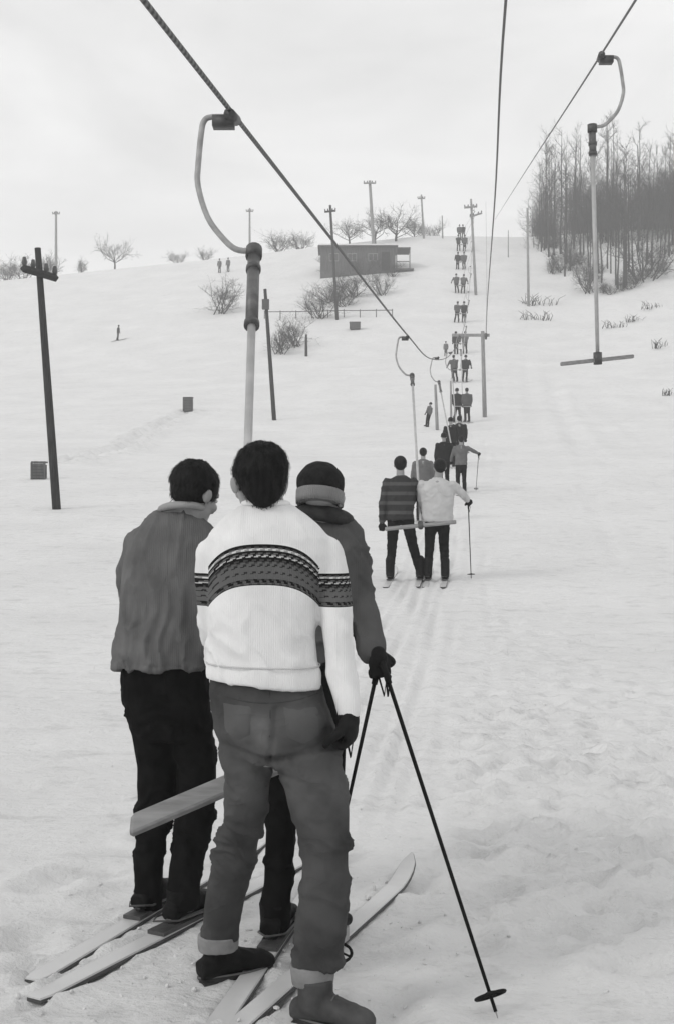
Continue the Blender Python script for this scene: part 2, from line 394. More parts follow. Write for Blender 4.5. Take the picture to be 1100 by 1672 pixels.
def ground(x, y, fine=True):
    x = np.asarray(x, float); y = np.asarray(y, float)
    z = prof(y)
    f = 1-.0033*np.clip(10-x, 0, 70)
    z = np.where(z > 0, z*f, z)
    far = sstep(20, 70, y)
    z = z+far*.55*fbm(np.stack([x*.045, y*.045, x*0+3], -1).reshape(-1, 3), 3, 5).reshape(x.shape)*(1-sstep(118, 140, y)*.6)
    z = z+far*.12*fbm(np.stack([x*.16, y*.5, x*0+9], -1).reshape(-1, 3), 3, 15).reshape(x.shape)*(1-sstep(125, 145, y))
    z = z+.10*fbm(np.stack([(x-.135*y)*1.3, y*.035, x*0+2], -1).reshape(-1, 3), 3, 45).reshape(x.shape)*sstep(22, 50, y)*sstep(-1, 3, x-.125*y)*(1-sstep(9, 16, x-.125*y))*(1-sstep(125, 142, y))   # skied-out run right of the lift
    bank = sstep(14, 34, x-.04*y)*sstep(45, 90, y)*(1-sstep(120, 170, y))   # bank under the wood
    z = z+bank*1.5
    if fine:
        zb_ = z.copy()
        p = np.stack([x*.9, y*.55, x*0], -1).reshape(-1, 3)
        z = z+.017*fbm(p, 4, 11).reshape(x.shape)
        p = np.stack([x*4.5, y*2.6, x*0], -1).reshape(-1, 3)
        z = z+(.007+.008*sstep(-.5, 1.5, x-.12*y+.2))*fbm(p, 3, 21).reshape(x.shape)+.005*fbm(p*1.7, 2, 31).reshape(x.shape)
        z = zb_+(z-zb_)*(1-.8*np.exp(-(((x+.32)/1.0)**2+((y-4.5)/1.25)**2)**2))
        for x0, s, hw, dp, y0, y1 in GRV:
            xx = x0+s*y+.03*np.sin(y*.6+x0*7)
            d = (x-xx)/(hw*(1+y*.012)); m = sstep(y0, y0+1.5, y)*(1-sstep(y1-8, y1, y))*(.65+.5*np.sin(y*1.7+x0*9)*np.sin(y*.41+x0))
            z = z+m*dp*(-np.exp(-d*d)+.45*np.exp(-(np.abs(d)-1.8)**2))
        for cx, cy, r, dp in DENT:
            k = np.nonzero((np.abs(x-cx) < r*3.6) & (np.abs(y-cy) < r*3.6))[0]
            if len(k):
                d = ((x[k]-cx)**2*.55+(y[k]-cy)**2)/(r*r); z[k] += dp*(-np.exp(-d)+.45*np.exp(-(np.sqrt(d)-1.5)**2*4))
        for (ax_, ay_), (bx_, by_) in SKT:
            k = np.nonzero((x > min(ax_, bx_)-.3) & (x < max(ax_, bx_)+.3) & (y > min(ay_, by_)-.3) & (y < max(ay_, by_)+.3))[0]
            if len(k):
                vx, vy = bx_-ax_, by_-ay_; t = np.clip(((x[k]-ax_)*vx+(y[k]-ay_)*vy)/(vx*vx+vy*vy), 0, 1)
                d = np.hypot(x[k]-ax_-t*vx, y[k]-ay_-t*vy)
                z[k] += .014*np.exp(-((d-.065)/.018)**2)*(1+.6*vn(np.stack([x[k]*30, y[k]*30, x[k]*0], -1), 3))-.004*(d < .05)
    return z
def gz(x, y): return float(ground(np.array([x]), np.array([y]), False)[0])
def hit(px, row, y0=3.0):
    ys = np.concatenate([np.arange(y0, 20, .02), np.arange(20, 175, .1)])
    xs = (px-550)*ys/FPX; zs = (836-row)*ys/FPX
    g = ground(xs, ys, False); k = np.where(g >= zs)[0]
    i = k[0] if len(k) else len(ys)-1
    return Vector((xs[i], ys[i], g[i]))
def on(px, Y):
    x = (px-550)*Y/FPX; return Vector((x, Y, gz(x, Y)))
# footprint trail on the left slope, from the near box up to the far one
a, b_ = hit(100, 757), hit(300, 674)
for i in range(46):
    t = i/45; q = a.lerp(b_, t); DENT.append((q.x+.25*(-1)**i+.5*math.sin(t*7), q.y, .32, .30))
for i in range(420):   # trampled snow on the right
    q = hit(random.uniform(760, 1098), random.triangular(1000, 1600, 1200)); DENT.append((q.x, q.y, random.uniform(.03, .08), random.uniform(.012, .04)))
for i in range(40):
    q = hit(random.uniform(20, 1080), random.uniform(900, 1640)); DENT.append((q.x, q.y, random.uniform(.05, .13), random.uniform(.01, .03)))

def axis(lim, seg):
    out_ = [0.0]
    while out_[-1] < lim:
        v = out_[-1]; st = next(s for a, s in seg if v < a); out_.append(v+st)
    return np.array(out_)
for (sx_, sy_, st, n_) in ((.15, 3.2, (.10, .62), 9), (-1.25, 4.4, (.16, .66), 8), (.9, 4.2, (.22, .60), 14), (1.4, 5.2, (.05, .7), 12)):   # boot prints
    for i in range(n_):
        DENT.append((sx_+st[0]*i+.11*(-1)**i, sy_+st[1]*i, .085, .045)); DENT.append((sx_+st[0]*i+.11*(-1)**i+.03, sy_+st[1]*i+.13, .07, .035))
xr = axis(250, [(2.6, .036), (6, .09), (14, .25), (45, .7), (1e9, 8)])
XS = np.concatenate([-xr[:0:-1], xr])
ys = [-60, -40, -25, -15, -8, -4, -1, 0, 1, 2, 2.6, 3.0]
while ys[-1] < 415:
    v = ys[-1]; ys.append(v+(.036 if v < 8 else .036*(v/8)**1.25 if v < 150 else 6))
YS = np.array(ys)
gx, gy = np.meshgrid(XS, YS); zz = ground(gx.ravel(), gy.ravel()).reshape(gx.shape)
nx, ny = len(XS), len(YS)
co = np.stack([gx, gy, zz], -1).reshape(-1, 3)
idx = np.arange(nx*ny).reshape(ny, nx)
qd = np.stack([idx[:-1, :-1], idx[:-1, 1:], idx[1:, 1:], idx[1:, :-1]], -1).reshape(-1, 4)
me = bpy.data.meshes.new('snow_ground'); me.vertices.add(len(co)); me.vertices.foreach_set('co', co.ravel())
me.loops.add(qd.size); me.loops.foreach_set('vertex_index', qd.ravel()); me.polygons.add(len(qd))
me.polygons.foreach_set('loop_start', np.arange(len(qd))*4); me.polygons.foreach_set('use_smooth', [True]*len(qd))
me.update(); me.materials.append(snow)
g = bpy.data.objects.new('snow_ground', me); COL.objects.link(g); tag(g, 'trampled snow slope rising to the crest', kind='structure')

# ------------------------------------------------------------------ trees and bushes
def tree_data(seed, H, kind):
    """returns (trunk mesh, crown mesh), thin bare winter tree"""
    R = random.Random(seed); t = MB(); c = MB()
    def rv(s): return Vector((R.uniform(-s, s), R.uniform(-s, s), R.uniform(-s, s)))
    def twig(p, d, ln, r, lev):
        d = d.normalized(); m = p+d*ln*.5+rv(.06*ln); e = p+d*ln+rv(.12*ln)+Vector((0, 0, .08*ln))
        (t if lev == 0 else c).tube([p, m, e], [r, r*.75, r*.4], 5 if lev == 0 else 3, False)
        if lev >= 3: return
        k = {0: 6, 1: 5, 2: 4}[lev] if kind != 'tall' else {0: 5, 1: 5, 2: 3}[lev]
        for i in range(k):
            s = R.uniform(.25, 1.0); q = p.lerp(e, s)
            nd = (d*.55+rv(1.0)+Vector((0, 0, .35))).normalized()
            twig(q, nd, ln*R.uniform(.4, .65), r*.45, lev+1)
    if kind == 'tall':
        pts = [Vector((0, 0, -.3))]; lean = rv(.04)
        for i in range(1, 9):
            pts.append(Vector((lean.x*i*H/8+R.uniform(-.06, .06), lean.y*i*H/8+R.uniform(-.06, .06), H*i/8)))
        t.tube(pts, [.09*(1-.85*i/8)*H/9 for i in range(9)], 6, False)
        for i in range(16):
            z = R.uniform(.22, .97); j = min(int(z*8), 7); q = pts[j].lerp(pts[j+1], z*8-j)
            a = R.uniform(0, 2*PI); d = Vector((math.cos(a), math.sin(a), R.uniform(.7, 1.8)))
            twig(q, d, H*.19*(1.15-z*.7), .022, 1)
    elif kind == 'spread':
        t.tube([(0, 0, -.3), (.05, 0, H*.15), (-.05, .1, H*.35)], [.2, .16, .12], 7, False)
        for i in range(9):
            a = 2*PI*i/9+R.uniform(-.3, .3); twig(Vector((-.05, .1, H*R.uniform(.15, .35))), Vector((math.cos(a), math.sin(a), R.uniform(.35, 1.3))), H*R.uniform(.45, .6), .07, 0)
    elif kind == 'stems':
        for i in range(26):
            q = Vector((R.uniform(-.9, .9), R.uniform(-.25, .25), -.1)); d = Vector((R.uniform(-.6, .6), R.uniform(-.3, .3), 1)); h = H*R.uniform(.3, 1)
            c.tube([q, q+d*h*.6, q+d*h+Vector((R.uniform(-.3, .3), 0, -.12*h))], [.022, .016, .008], 3, False)
    elif kind == 'thicket':
        for i in range(7):
            q = rv(1.2); q.z = -.2; h = H*R.uniform(.6, 1)
            e = q+Vector((R.uniform(-.5, .5), R.uniform(-.5, .5), h)); t.tube([q, q.lerp(e, .5)+rv(.15), e], [.05, .035, .01], 4, False)
            for k in range(9):
                p = q.lerp(e, R.uniform(.08, .95)); a = R.uniform(0, 2*PI)
                twig(p, Vector((math.cos(a), math.sin(a), R.uniform(.3, 1.5))), h*.3, .022, 1)
    else:  # bush
        for i in range(11):
            a = R.uniform(0, 2*PI); twig(Vector((R.uniform(-.3, .3), R.uniform(-.3, .3), -.15)), Vector((math.cos(a)*R.uniform(.2, 1), math.sin(a)*R.uniform(.2, 1), 1)), H*R.uniform(.5, .8), .03, 0)
    return t.mesh('trunk', bark), c.mesh('crown', twigm)
TV = {'tall': [tree_data(10+i, 10, 'tall') for i in range(6)], 'spread': [tree_data(30+i, 6, 'spread') for i in range(3)],
      'thicket': [tree_data(50+i, 6, 'thicket') for i in range(4)], 'bush': [tree_data(70+i, 2.2, 'bush') for i in range(3)],
      'stems': [tree_data(90+i, .8, 'stems') for i in range(3)]}
BH = {'tall': 10, 'spread': 6, 'thicket': 6, 'bush': 2.2, 'stems': .8}
def tree(name, kind, loc, H, label, group=None, cat='tree', wide=1.0):
    t_, c_ = random.choice(TV[kind]); s = H/BH[kind]
    e = empty(name, loc, random.uniform(0, 6.28), label, cat, group); e.scale = (s*wide, s*wide, s)
    if kind == 'stems':
        o = bpy.data.objects.new('stalks', c_); COL.objects.link(o); o.parent = e; o['kind'] = 'stuff'; return e
    for nm, me_ in (('trunk', t_), ('crown', c_)):
        o = bpy.data.objects.new(nm, me_); COL.objects.link(o); o.parent = e
    return e
# tall bare saplings of the wood on the right; each stands on the ground behind its edge
wood_lab = 'slim bare tree in the crowded wood on the right bank'
edge = [(868, 388), (885, 420), (905, 440), (930, 462), (960, 474), (1000, 486), (1035, 474), (1070, 455), (1100, 430), (1160, 420)]
def edge_row(px):
    return float(np.interp(px, [p for p, r in edge], [r for p, r in edge]))
for i in range(44):
    px = 868+i*6.4+random.uniform(-3, 3); q = hit(px, edge_row(px)-random.uniform(0, 60))
    tree('bare_tree', 'tall', q, random.uniform(7, 13.5), wood_lab, 'bare trees of the wood on the right')
for i in range(40):
    px = random.uniform(868, 1210); Y = random.uniform(132, 158)
    q = on(px, Y); tree('bare_tree', 'tall', q, random.uniform(8, 14), wood_lab, 'bare trees of the wood on the right')
for i in range(78):
    Y = random.uniform(134, 158); px = random.uniform(872, 1240); q = on(px, Y)
    if px < 900: q.z -= .5
    tree('thicket_sapling', 'thicket', q, random.uniform(4.2, 8.6), 'dense clump of twiggy saplings filling the wood on the right bank', 'sapling clumps in the wood on the right', 'sapling', 1.15)
for px, r, h in ((899, 447, 2.0), (918, 444, 3.2), (958, 478, 3.4), (1052, 458, 5.0)):
    tree('dark_shrub', 'bush', hit(px, r), h, {899: 'small dark shrub at the left foot of the wood', 918: 'shrub next to the leftmost dark one at the foot of the wood', 958: 'dark shrub at the foot of the wood just left of the hanging empty lift bar', 1052: 'tallest dark shrub at the wood edge right of the hanging empty bar'}[px], None, 'shrub')
for i in range(18):
    px = 884+i*13+random.uniform(-5, 5); q = hit(px, edge_row(px)-random.uniform(2, 40))
    tree('scrub_bush', 'bush', q, random.uniform(.9, 1.9), 'low scrub bush among the trunks at the foot of the wood', 'scrub bushes at the foot of the wood', 'bush', 1.25)
# dry stems poking out of the snow under the wood
for i, (px, r, h, lb) in enumerate([(878, 498, 1.1, 'low clump of dry stems beside the run below the left end of the wood'), (872, 522, 1.0, 'lowest of the dry stem clumps beside the run left of the hanging bar'),
        (1000, 535, .8, 'dry stems in the snow right of the hanging bar shaft'), (1035, 525, .7, 'thin dry stems in the snow midway between the hanging bar and the frame edge'),
        (1060, 505, .8, 'dry stems high on the bank by the right edge'), (1078, 568, .9, 'dark dry stems in the snow right of the hanging crossbar'), (1090, 645, .7, 'low dry stems at the right edge below the hanging crossbar')]):
    q = hit(px, r); s = q.y/90
    tree('dry_stems', 'stems', q, h*max(s, .45), lb, None, 'dry plant', 1.1).rotation_euler.z = .15*i
# skyline left and around the hut
def at_sky(px, row, H, kind, name, label, cat, wide=1.0, Y=146):
    q = on(px, Y); q.z = min(q.z, (836-row)*Y/FPX); return tree(name, kind, q, H, label, None, cat, wide)
at_sky(188, 432, 3.9, 'spread', 'round_tree', 'round bushy tree alone on the left skyline', 'tree', .9)
at_sky(10, 440, 2.6, 'bush', 'skyline_bush', 'bush on the skyline at the left frame edge', 'bush', 1.6)
at_sky(38, 442, 2.4, 'bush', 'skyline_bush', 'skyline bush just left of the dark near pole', 'bush', 1.6)
at_sky(76, 444, 2.8, 'bush', 'skyline_bush', 'skyline bush between the dark near pole and the thin pale pole', 'bush', 1.4)
at_sky(132, 438, 1.8, 'bush', 'skyline_bush', 'small bush on the skyline left of the round tree', 'bush', 1)
at_sky(290, 420, 1.5, 'bush', 'skyline_bush', 'faint low bush on the skyline left of the lift hoop', 'bush', 1.4)
at_sky(335, 418, 1.5, 'bush', 'skyline_bush', 'low bush on the skyline right behind the lift hoop', 'bush', 1.4)
at_sky(455, 410, 2.4, 'bush', 'skyline_bush', 'skyline bush right of the near spring case', 'bush', 1.5)
at_sky(490, 408, 2.2, 'bush', 'skyline_bush', 'skyline bush to the left of the hut', 'bush', 1.5)
at_sky(570, 402, 3.5, 'spread', 'orchard_tree', 'bare spreading tree behind the left half of the hut', 'tree', 1.1, 140)
at_sky(612, 400, 3.9, 'spread', 'orchard_tree', 'bare spreading tree behind the middle of the hut', 'tree', 1.1, 139)
at_sky(646, 398, 4.3, 'spread', 'orchard_tree', 'tallest bare spreading tree, behind the right end of the hut', 'tree', 1.2, 140)
at_sky(676, 396, 3.2, 'spread', 'orchard_tree', 'bare tree right of the hut porch', 'tree', 1.0, 143)
at_sky(702, 393, 2.4, 'bush', 'skyline_bush', 'small bush on the skyline right of the hut trees', 'bush', 1.2)
for px, r, h, wd, lb in ((362, 512, 2.9, 1.4, 'thin bare bush on the open slope left of the near lift shaft'), (545, 494, 2.4, 1.7, 'dense bare bush below the hut, upper of the group'),
        (522, 520, 2.2, 1.6, 'dense bare bush at the left end of the rail fence'), (575, 484, 2.2, 1.8, 'bare bush directly under the hut'), (622, 482, 2.2, 1.2, 'bare bush below the right end of the hut'),
        (560, 500, 1.8, 1.5, 'low bush between the dark pole and the rail fence'), (535, 446, 1.9, 1.6, 'bare bush against the left end of the hut'), (598, 448, 1.8, 1.8, 'bare bush in front of the hut windows'), (640, 452, 1.5, 1.5, 'small bare bush in front of the hut porch'), (455, 578, 2.1, 1.3, 'sparse bare bush right of the second dark pole'), (482, 566, 2.2, 1.4, 'arching bare bush beside the short post')):
    tree('bare_bush', 'bush', hit(px, r), h, lb, None, 'bush', wd)

# ------------------------------------------------------------------ poles
def pole(bpx, brow, tpx, trow, r, m, label, name='utility_pole', arms=(), Y=None, extra=0):
    b = hit(bpx, brow) if Y is None else F(bpx, brow, Y)
    top = F(tpx, trow, b.y); e = empty(name, b, 0, label, 'pole')
    q = MB(); foot = b-(top-b).normalized()*.5
    q.tube([foot, b.lerp(top, .35), b.lerp(top, .7), top], [r*1.15, r*1.05, r*.92, r*.8], 12)
    q.build('post', m, e)
    for (x0, r0, x1, r1, th, dy) in arms:
        q = MB(); p0 = F(x0, r0, b.y-r-th/2-.01-dy); p1 = F(x1, r1, b.y-r-th/2-.01+dy); q.tube([p0, p1], th/1.4, 4)
        a = q.build('crossarm', m, e, smooth=False)
        for t in (.04, .3, .7, .96):
            k = MB(); c = p0.lerp(p1, t); k.tube([c+Vector((0, 0, th*.4)), c+Vector((0, 0, th*.4+.08)), c+Vector((0, 0, th*.4+.2))], [.03, .06, .035], 8)
            i_ = k.build('insulator', darksteel, a, origin=e.location)
    return e, b, top
pole(93, 832, 62, 405, .085, polewood, 'dark leaning wooden pole with a crossarm, nearest on the left', arms=[(38, 438, 92, 454, .12, .4)])
e, b, t_ = pole(448, 686, 433, 472, .10, polewood, 'dark wooden pole just right of the near lift shaft, with a small box')
q = MB(); q.box(F(434, 497, b.y-.2), (.36, .3, .5)); q.build('junction_box', darksteel, e, False)
pole(550, 522, 539, 335, .13, polewood, 'tall dark pole in front of the hut with a short crossarm', arms=[(530, 346, 548, 344, .12, 0)])
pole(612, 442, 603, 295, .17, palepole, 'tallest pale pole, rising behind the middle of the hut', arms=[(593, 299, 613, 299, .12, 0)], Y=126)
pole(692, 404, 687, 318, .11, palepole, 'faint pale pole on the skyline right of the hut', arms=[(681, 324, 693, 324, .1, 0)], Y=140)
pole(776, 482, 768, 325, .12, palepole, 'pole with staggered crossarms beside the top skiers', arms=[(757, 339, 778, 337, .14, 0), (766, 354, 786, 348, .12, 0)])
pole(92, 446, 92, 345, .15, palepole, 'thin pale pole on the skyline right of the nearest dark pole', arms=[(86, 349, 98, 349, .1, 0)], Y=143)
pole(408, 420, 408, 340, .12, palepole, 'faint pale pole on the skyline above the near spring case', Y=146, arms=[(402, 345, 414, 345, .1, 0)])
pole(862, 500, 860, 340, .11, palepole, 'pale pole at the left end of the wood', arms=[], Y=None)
pole(713, 702, 710, 628, .07, palepole, 'short pale post left of the skiers on the lift line', name='marker_post')
pole(736, 702, 735, 622, .05, palepole, 'thin post close beside the lift line skiers', name='marker_post')
pole(722, 396, 721, 352, .08, palepole, 'short faint pole on the skyline left of the topmost skier', Y=140)
pole(829, 420, 829, 376, .05, palepole, 'short thin stake on the crest left of the wood', name='marker_post')
pole(500, 582, 500, 546, .10, polewood, 'short dark post beside the arching bare bush', name='fence_post')

# rail fence below the hut
fa, fb = hit(432, 521), hit(640, 518)
e = empty('rail_fence', fa, 0, 'low rail fence running across the slope below the hut', 'fence')
q = MB(); pts = []
for i in range(9):
    p = fa.lerp(fb, i/8); p.z = gz(p.x, p.y)+.62; pts.append(p)
q.tube(pts, .04, 6); q.build('rail', hutwood, e)
for i in range(9):
    p = pts[i]; q = MB(); q.tube([p-Vector((0, -.1, 1.0)), p+Vector((0, .1, .12))], .04, 6); q.build('post', hutwood, e)

# ------------------------------------------------------------------ hut on the hill
hp = on(588, 125); s = 125/FPX
e = empty('hut', F(588, 440, 125), 0, 'long low grey timber hut with a porch near the crest', 'hut')
x0, x1 = (523-550)*s, (645-550)*s; zb = (836-442)*s; zt = (836-403)*s
q = MB(); q.box(((x0+x1)/2, 127, (zb+zt)/2-.6), (x1-x0, 4, zt-zb+1.2)); q.build('wall', hutwood, e, False)
nb = 26
for i in range(nb):
    q = MB(); wd = (x1-x0)/nb; q.box((x0+wd*(i+.5), 124.985, (zb+zt)/2), (wd*.9, .03+.02*(i % 2), zt-zb-.1)); q.build('plank', hutwood, e, False)
q = MB(); q.box(((x0+x1)/2, 127, zt+.06), (x1-x0+.5, 4.6, .12)); rf = q.build('roof', hutwood, e, False)
q = MB(); q.box(((x0+x1)/2, 127, zt+.2), (x1-x0+.4, 4.4, .14)); q.build('roof_snow', snowcap, rf, False, origin=e.location)
for k in (.18, .42, .7):
    q = MB(); c = Vector((x0+(x1-x0)*k, 124.93, zb+1.35)); q.box(c, (.9, .06, .7)); wn = q.build('window', darksteel, e, False)
    q = MB()
    for dx in (-.45, 0, .45): q.box(c+Vector((dx, -.04, 0)), (.06, .03, .76))
    for dz in (-.37, .37): q.box(c+Vector((0, -.045, dz)), (.96, .03, .06))
    q.build('frame', palepole, wn, False, origin=e.location)
q = MB(); q.box((x0+(x1-x0)*.87, 124.94, zb+.95), (.85, .06, 1.9)); q.build('door', polewood, e, False)
q = MB(); q.box((x1+.9, 126.3, zb+.12), (1.9, 3.2, .16)); q.build('porch_deck', hutwood, e, False)
q = MB(); q.box((x1+.75, 126.3, zt-.15), (1.55, 3.2, .1)); q.build('porch_roof', hutwood, e, False)
for dx in (.05, 1.4):
    q = MB(); q.box((x1+dx+.05, 124.8, (zb+zt)/2), (.1, .1, zt-zb-.3)); q.build('porch_post', hutwood, e, False)
q = MB(); q.box((x1+.75, 124.8, zb+.9), (1.25, .06, .08)); q.build('porch_rail', hutwood, e, False)
for dx in (-6, -3, 0, 1.6):
    q = MB(); q.box((x1+dx, 125.4, zb-.7), (.14, .14, 1.5)); q.build('stilt', hutwood, e, False)

# ------------------------------------------------------------------ haul ropes, lift tower
def rope(name, pts, r, label):
    P = [Vector(p) for p in pts]; pp = []
    for i in range(len(P)-1):
        for k in range(8):
            t = k/8; p0 = P[max(i-1, 0)]; p1 = P[i]; p2 = P[i+1]; p3 = P[min(i+2, len(P)-1)]
            pp.append(.5*((2*p1)+(p2-p0)*t+(2*p0-5*p1+4*p2-p3)*t*t+(-p0+3*p1-3*p2+p3)*t**3))
    pp.append(P[-1]); q = MB(); q.tube(pp, r, 8)
    o = q.build(name, ropem, None, origin=P[0]); tag(o, label, 'cable'); return o
# rope material: twisted strands
t = ropem.node_tree; wv = t.nodes.new('ShaderNodeTexWave'); wv.bands_direction = 'DIAGONAL'; wv.inputs['Scale'].default_value = 9; wv.inputs['Distortion'].default_value = 0
t.links.new(t.nodes['Texture Coordinate'].outputs['Object'], wv.inputs[0])
r_ = t.nodes.new('ShaderNodeValToRGB'); r_.color_ramp.elements[0].color = (.03, .03, .03, 1); r_.color_ramp.elements[1].color = (.17, .17, .17, 1)
t.links.new(wv.outputs[0], r_.inputs[0]); t.links.new(r_.outputs[0], t.nodes['Principled BSDF'].inputs['Base Color'])
RX = lambda Y: -1.3416+.1214*Y
def ropez(Y): return float(np.interp(Y, [-10, 21, 30, 45, 62, 78, 92, 104, 115, 125, 135, 145], [1.083, 3.024, 3.75, 5.75, 8.77, 12.0, 15.9, 20.0, 24.6, 28.8, 33, 36.4]))
rope('haul_rope', [(RX(Y), Y, ropez(Y)) for Y in (-10, 0, 10, 21, 30, 45, 62, 78, 92, 104, 115, 125, 135, 145)], .013, 'thick steel cable running from the upper left down to the lift line')
rope('return_rope', [(.35, 0, 3.25), (1.375, 10, 4.18), (2.57, 20, 5.1), (4.9, 40, 6.9), (7.52, 62, 9.05), (12.2, 100, 19), (17.2, 142, 36)], .0125, 'near-vertical cable coming down from the top edge to the crossarm tower')
rope('return_rope', [(.13, -10, -.05+.0), (1.29, 0, 2.08), (2.795, 13, 4.849), (6, 40, 10.9), (14, 109, 26)][1:], .011, 'thin cable at the upper right from which the empty bar hangs')
tb = on(791, 62); tt = F(778, 553, 62)
e = empty('lift_tower', tb, 0, 'slim steel lift tower with a crossarm, right of the towed skiers', 'tower')
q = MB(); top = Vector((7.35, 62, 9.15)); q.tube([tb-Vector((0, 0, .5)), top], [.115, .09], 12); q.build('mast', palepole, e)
q = MB(); q.box((6.75, 62, 8.95), (1.9, .12, .14)); q.build('crossarm', palepole, e, False)
for xx in (RX(62), 7.52):
    q = MB(); q.tube([(xx-.04, 62, 8.77 if xx < 7 else 8.9), (xx+.04, 62, 8.77 if xx < 7 else 8.9)], .17, 16); q.build('sheave', darksteel, e)

# ------------------------------------------------------------------ T-bars
def tbar(C, T, B, dirv, half, label, side=-1, sc=1.0, top_row=None, thick=.03, case=.62):
    """C: clamp on rope, T: top of the spring case, B: middle of crossbar, dirv: crossbar direction"""
    C, T, B = Vector(C), Vector(T), Vector(B)
    e = empty('lift_bar', B, 0, label, 'tow bar', 'tow bars hanging from the lift cables')
    q = MB(); d = Vector((.12, 1, .1)).normalized()
    q.tube([C-d*.09*sc, C+d*.09*sc], .032*sc, 10); q.box(C+Vector((side*.05*sc, 0, -.03*sc)), (.12*sc, .09*sc, .06*sc)); q.build('rope_clamp', darksteel, e)
    # hoop
    drop = C-T; pts = []
    w_ = .26*sc
    prof_ = [(0, 0), (.45, .0), (.62, -.03), (.72, -.12), (.88, -.35), (.96, -.52), (.86, -.75), (.62, -.9), (.38, -.985), (.12, -1.0)]
    for u, v in prof_:
        p = C.lerp(T, -v)+Vector((side*w_*u, 0, 0)); pts.append(p)
    pts[-1] = T+Vector((side*.02, 0, 0))
    q = MB(); pp = []
    for i in range(len(pts)-1):
        for k in range(4):
            t = k/4; p0 = pts[max(i-1, 0)]; p1 = pts[i]; p2 = pts[i+1]; p3 = pts[min(i+2, len(pts)-1)]
            pp.append(.5*((2*p1)+(p2-p0)*t+(2*p0-5*p1+4*p2-p3)*t*t+(-p0+3*p1-3*p2+p3)*t**3))
    pp.append(pts[-1]); q.tube(pp, .0165*sc, 8); q.build('hoop', steel, e)
    ax = (B-T).normalized(); Ln = (B-T).length
    cl = case*sc
    q = MB(); q.tube([T-ax*.02*sc, T+ax*.05*sc], .045*sc, 14); q.build('case_cap', darksteel, e)
    q = MB(); q.tube([T+ax*.05*sc, T+ax*cl], .033*sc, 14); ca = q.build('spring_case', MT['case'] if 'case' in MT else darksteel, e)
    for z in (.16, cl/sc-.01):
        q = MB(); q.tube([T+ax*(z*sc-.018*sc), T+ax*(z*sc+.014*sc)], .040*sc, 14); q.build('collar', darksteel, ca, origin=e.location)
    q = MB(); q.tube([T+ax*(cl-.02), B], [.021*sc, .0175*sc], 10); q.build('shaft', alu, e)
    dv = Vector(dirv).normalized()
    q = MB(); side2 = dv.cross(ax).normalized()
    rs = []
    for u in (-1, -.97, -.5, 0, .5, .97, 1):
        k = .75 if abs(u) == 1 else 1
        c = B+dv*half*u-ax*.0
        rs.append([c+side2*a*thick*.55*k+ax*b*thick*1.1*k for a, b in ((-1, -.8), (-.7, -1), (.7, -1), (1, -.8), (1, .8), (.7, 1), (-.7, 1), (-1, .8))])
    q.rings(rs); q.build('crossbar', wood, e, False)
    q = MB(); q.tube([B-ax*.07*sc, B+ax*.045], .04*sc, 10); q.build('socket', darksteel, e)
    return e
MT['case'] = M_('case_paint', .10, rough=.45, var=.4, scale=16, spec=.5)
# near one, over the three people
tbar((-.5525, 6.5, 2.116-.02), F(415, 410, 6.3), F(388, 1275, 4.3), (.93, .30, .34), .395, 'nearest tow bar, its wooden crossbar behind the thighs of the three people', -1, .95, thick=.034)
# second one with the pair
tbar((RX(21), 21, 3.0), F(672, 613, 20.8), F(686, 858, 16.45), (1, 0, .10), .48, 'tow bar held against the pair in hooped and pale jumpers', -1, .95, case=.4)
# empty one at the right
C_ = Vector((2.795, 13, 4.83))
tbar(C_, F(966, 207, 13), F(975, 588, 12.95), (.88, .45, .14), .49, 'empty tow bar hanging from the thin cable at the upper right', 1, 1.15, thick=.019, case=.26)

# ------------------------------------------------------------------ bodies
def head_parts(mb, Mx):
    q = MB()
    q.ell((0, -.012, .03), (.076, .094, .086)); q.ell((0, .032, -.035), (.060, .058, .076)); q.ell((0, .05, -.078), (.040, .042, .036))
    q.ell((0, .103, -.022), (.012, .018, .020)); q.ell((0, .092, .0), (.009, .014, .028)); q.ell((0, .078, .024), (.05, .018, .012))
    q.ell((0, .086, -.058), (.023, .011, .006), n=10, k=6); q.ell((0, .084, -.070), (.02, .011, .006), n=10, k=6)
    for s_ in (-1, 1):
        q.ell((s_*.081, -.004, -.014), (.010, .019, .029), Euler((0, s_*.25, -s_*.35)).to_matrix(), n=12, k=8)
        q.ell((s_*.044, .064, -.03), (.022, .022, .02))
    mb.add([Mx @ Vector(v) for v in q.v], q.f)
def eyes(Mx, parent):
    for s_ in (-1, 1):
        q = MB(); q.ell((s_*.030, .081, .004), (.0125, .010, .009), n=12, k=8); q.xf(Mx); q.build('eye', M_('eye', .5, rough=.2, var=.1), parent)
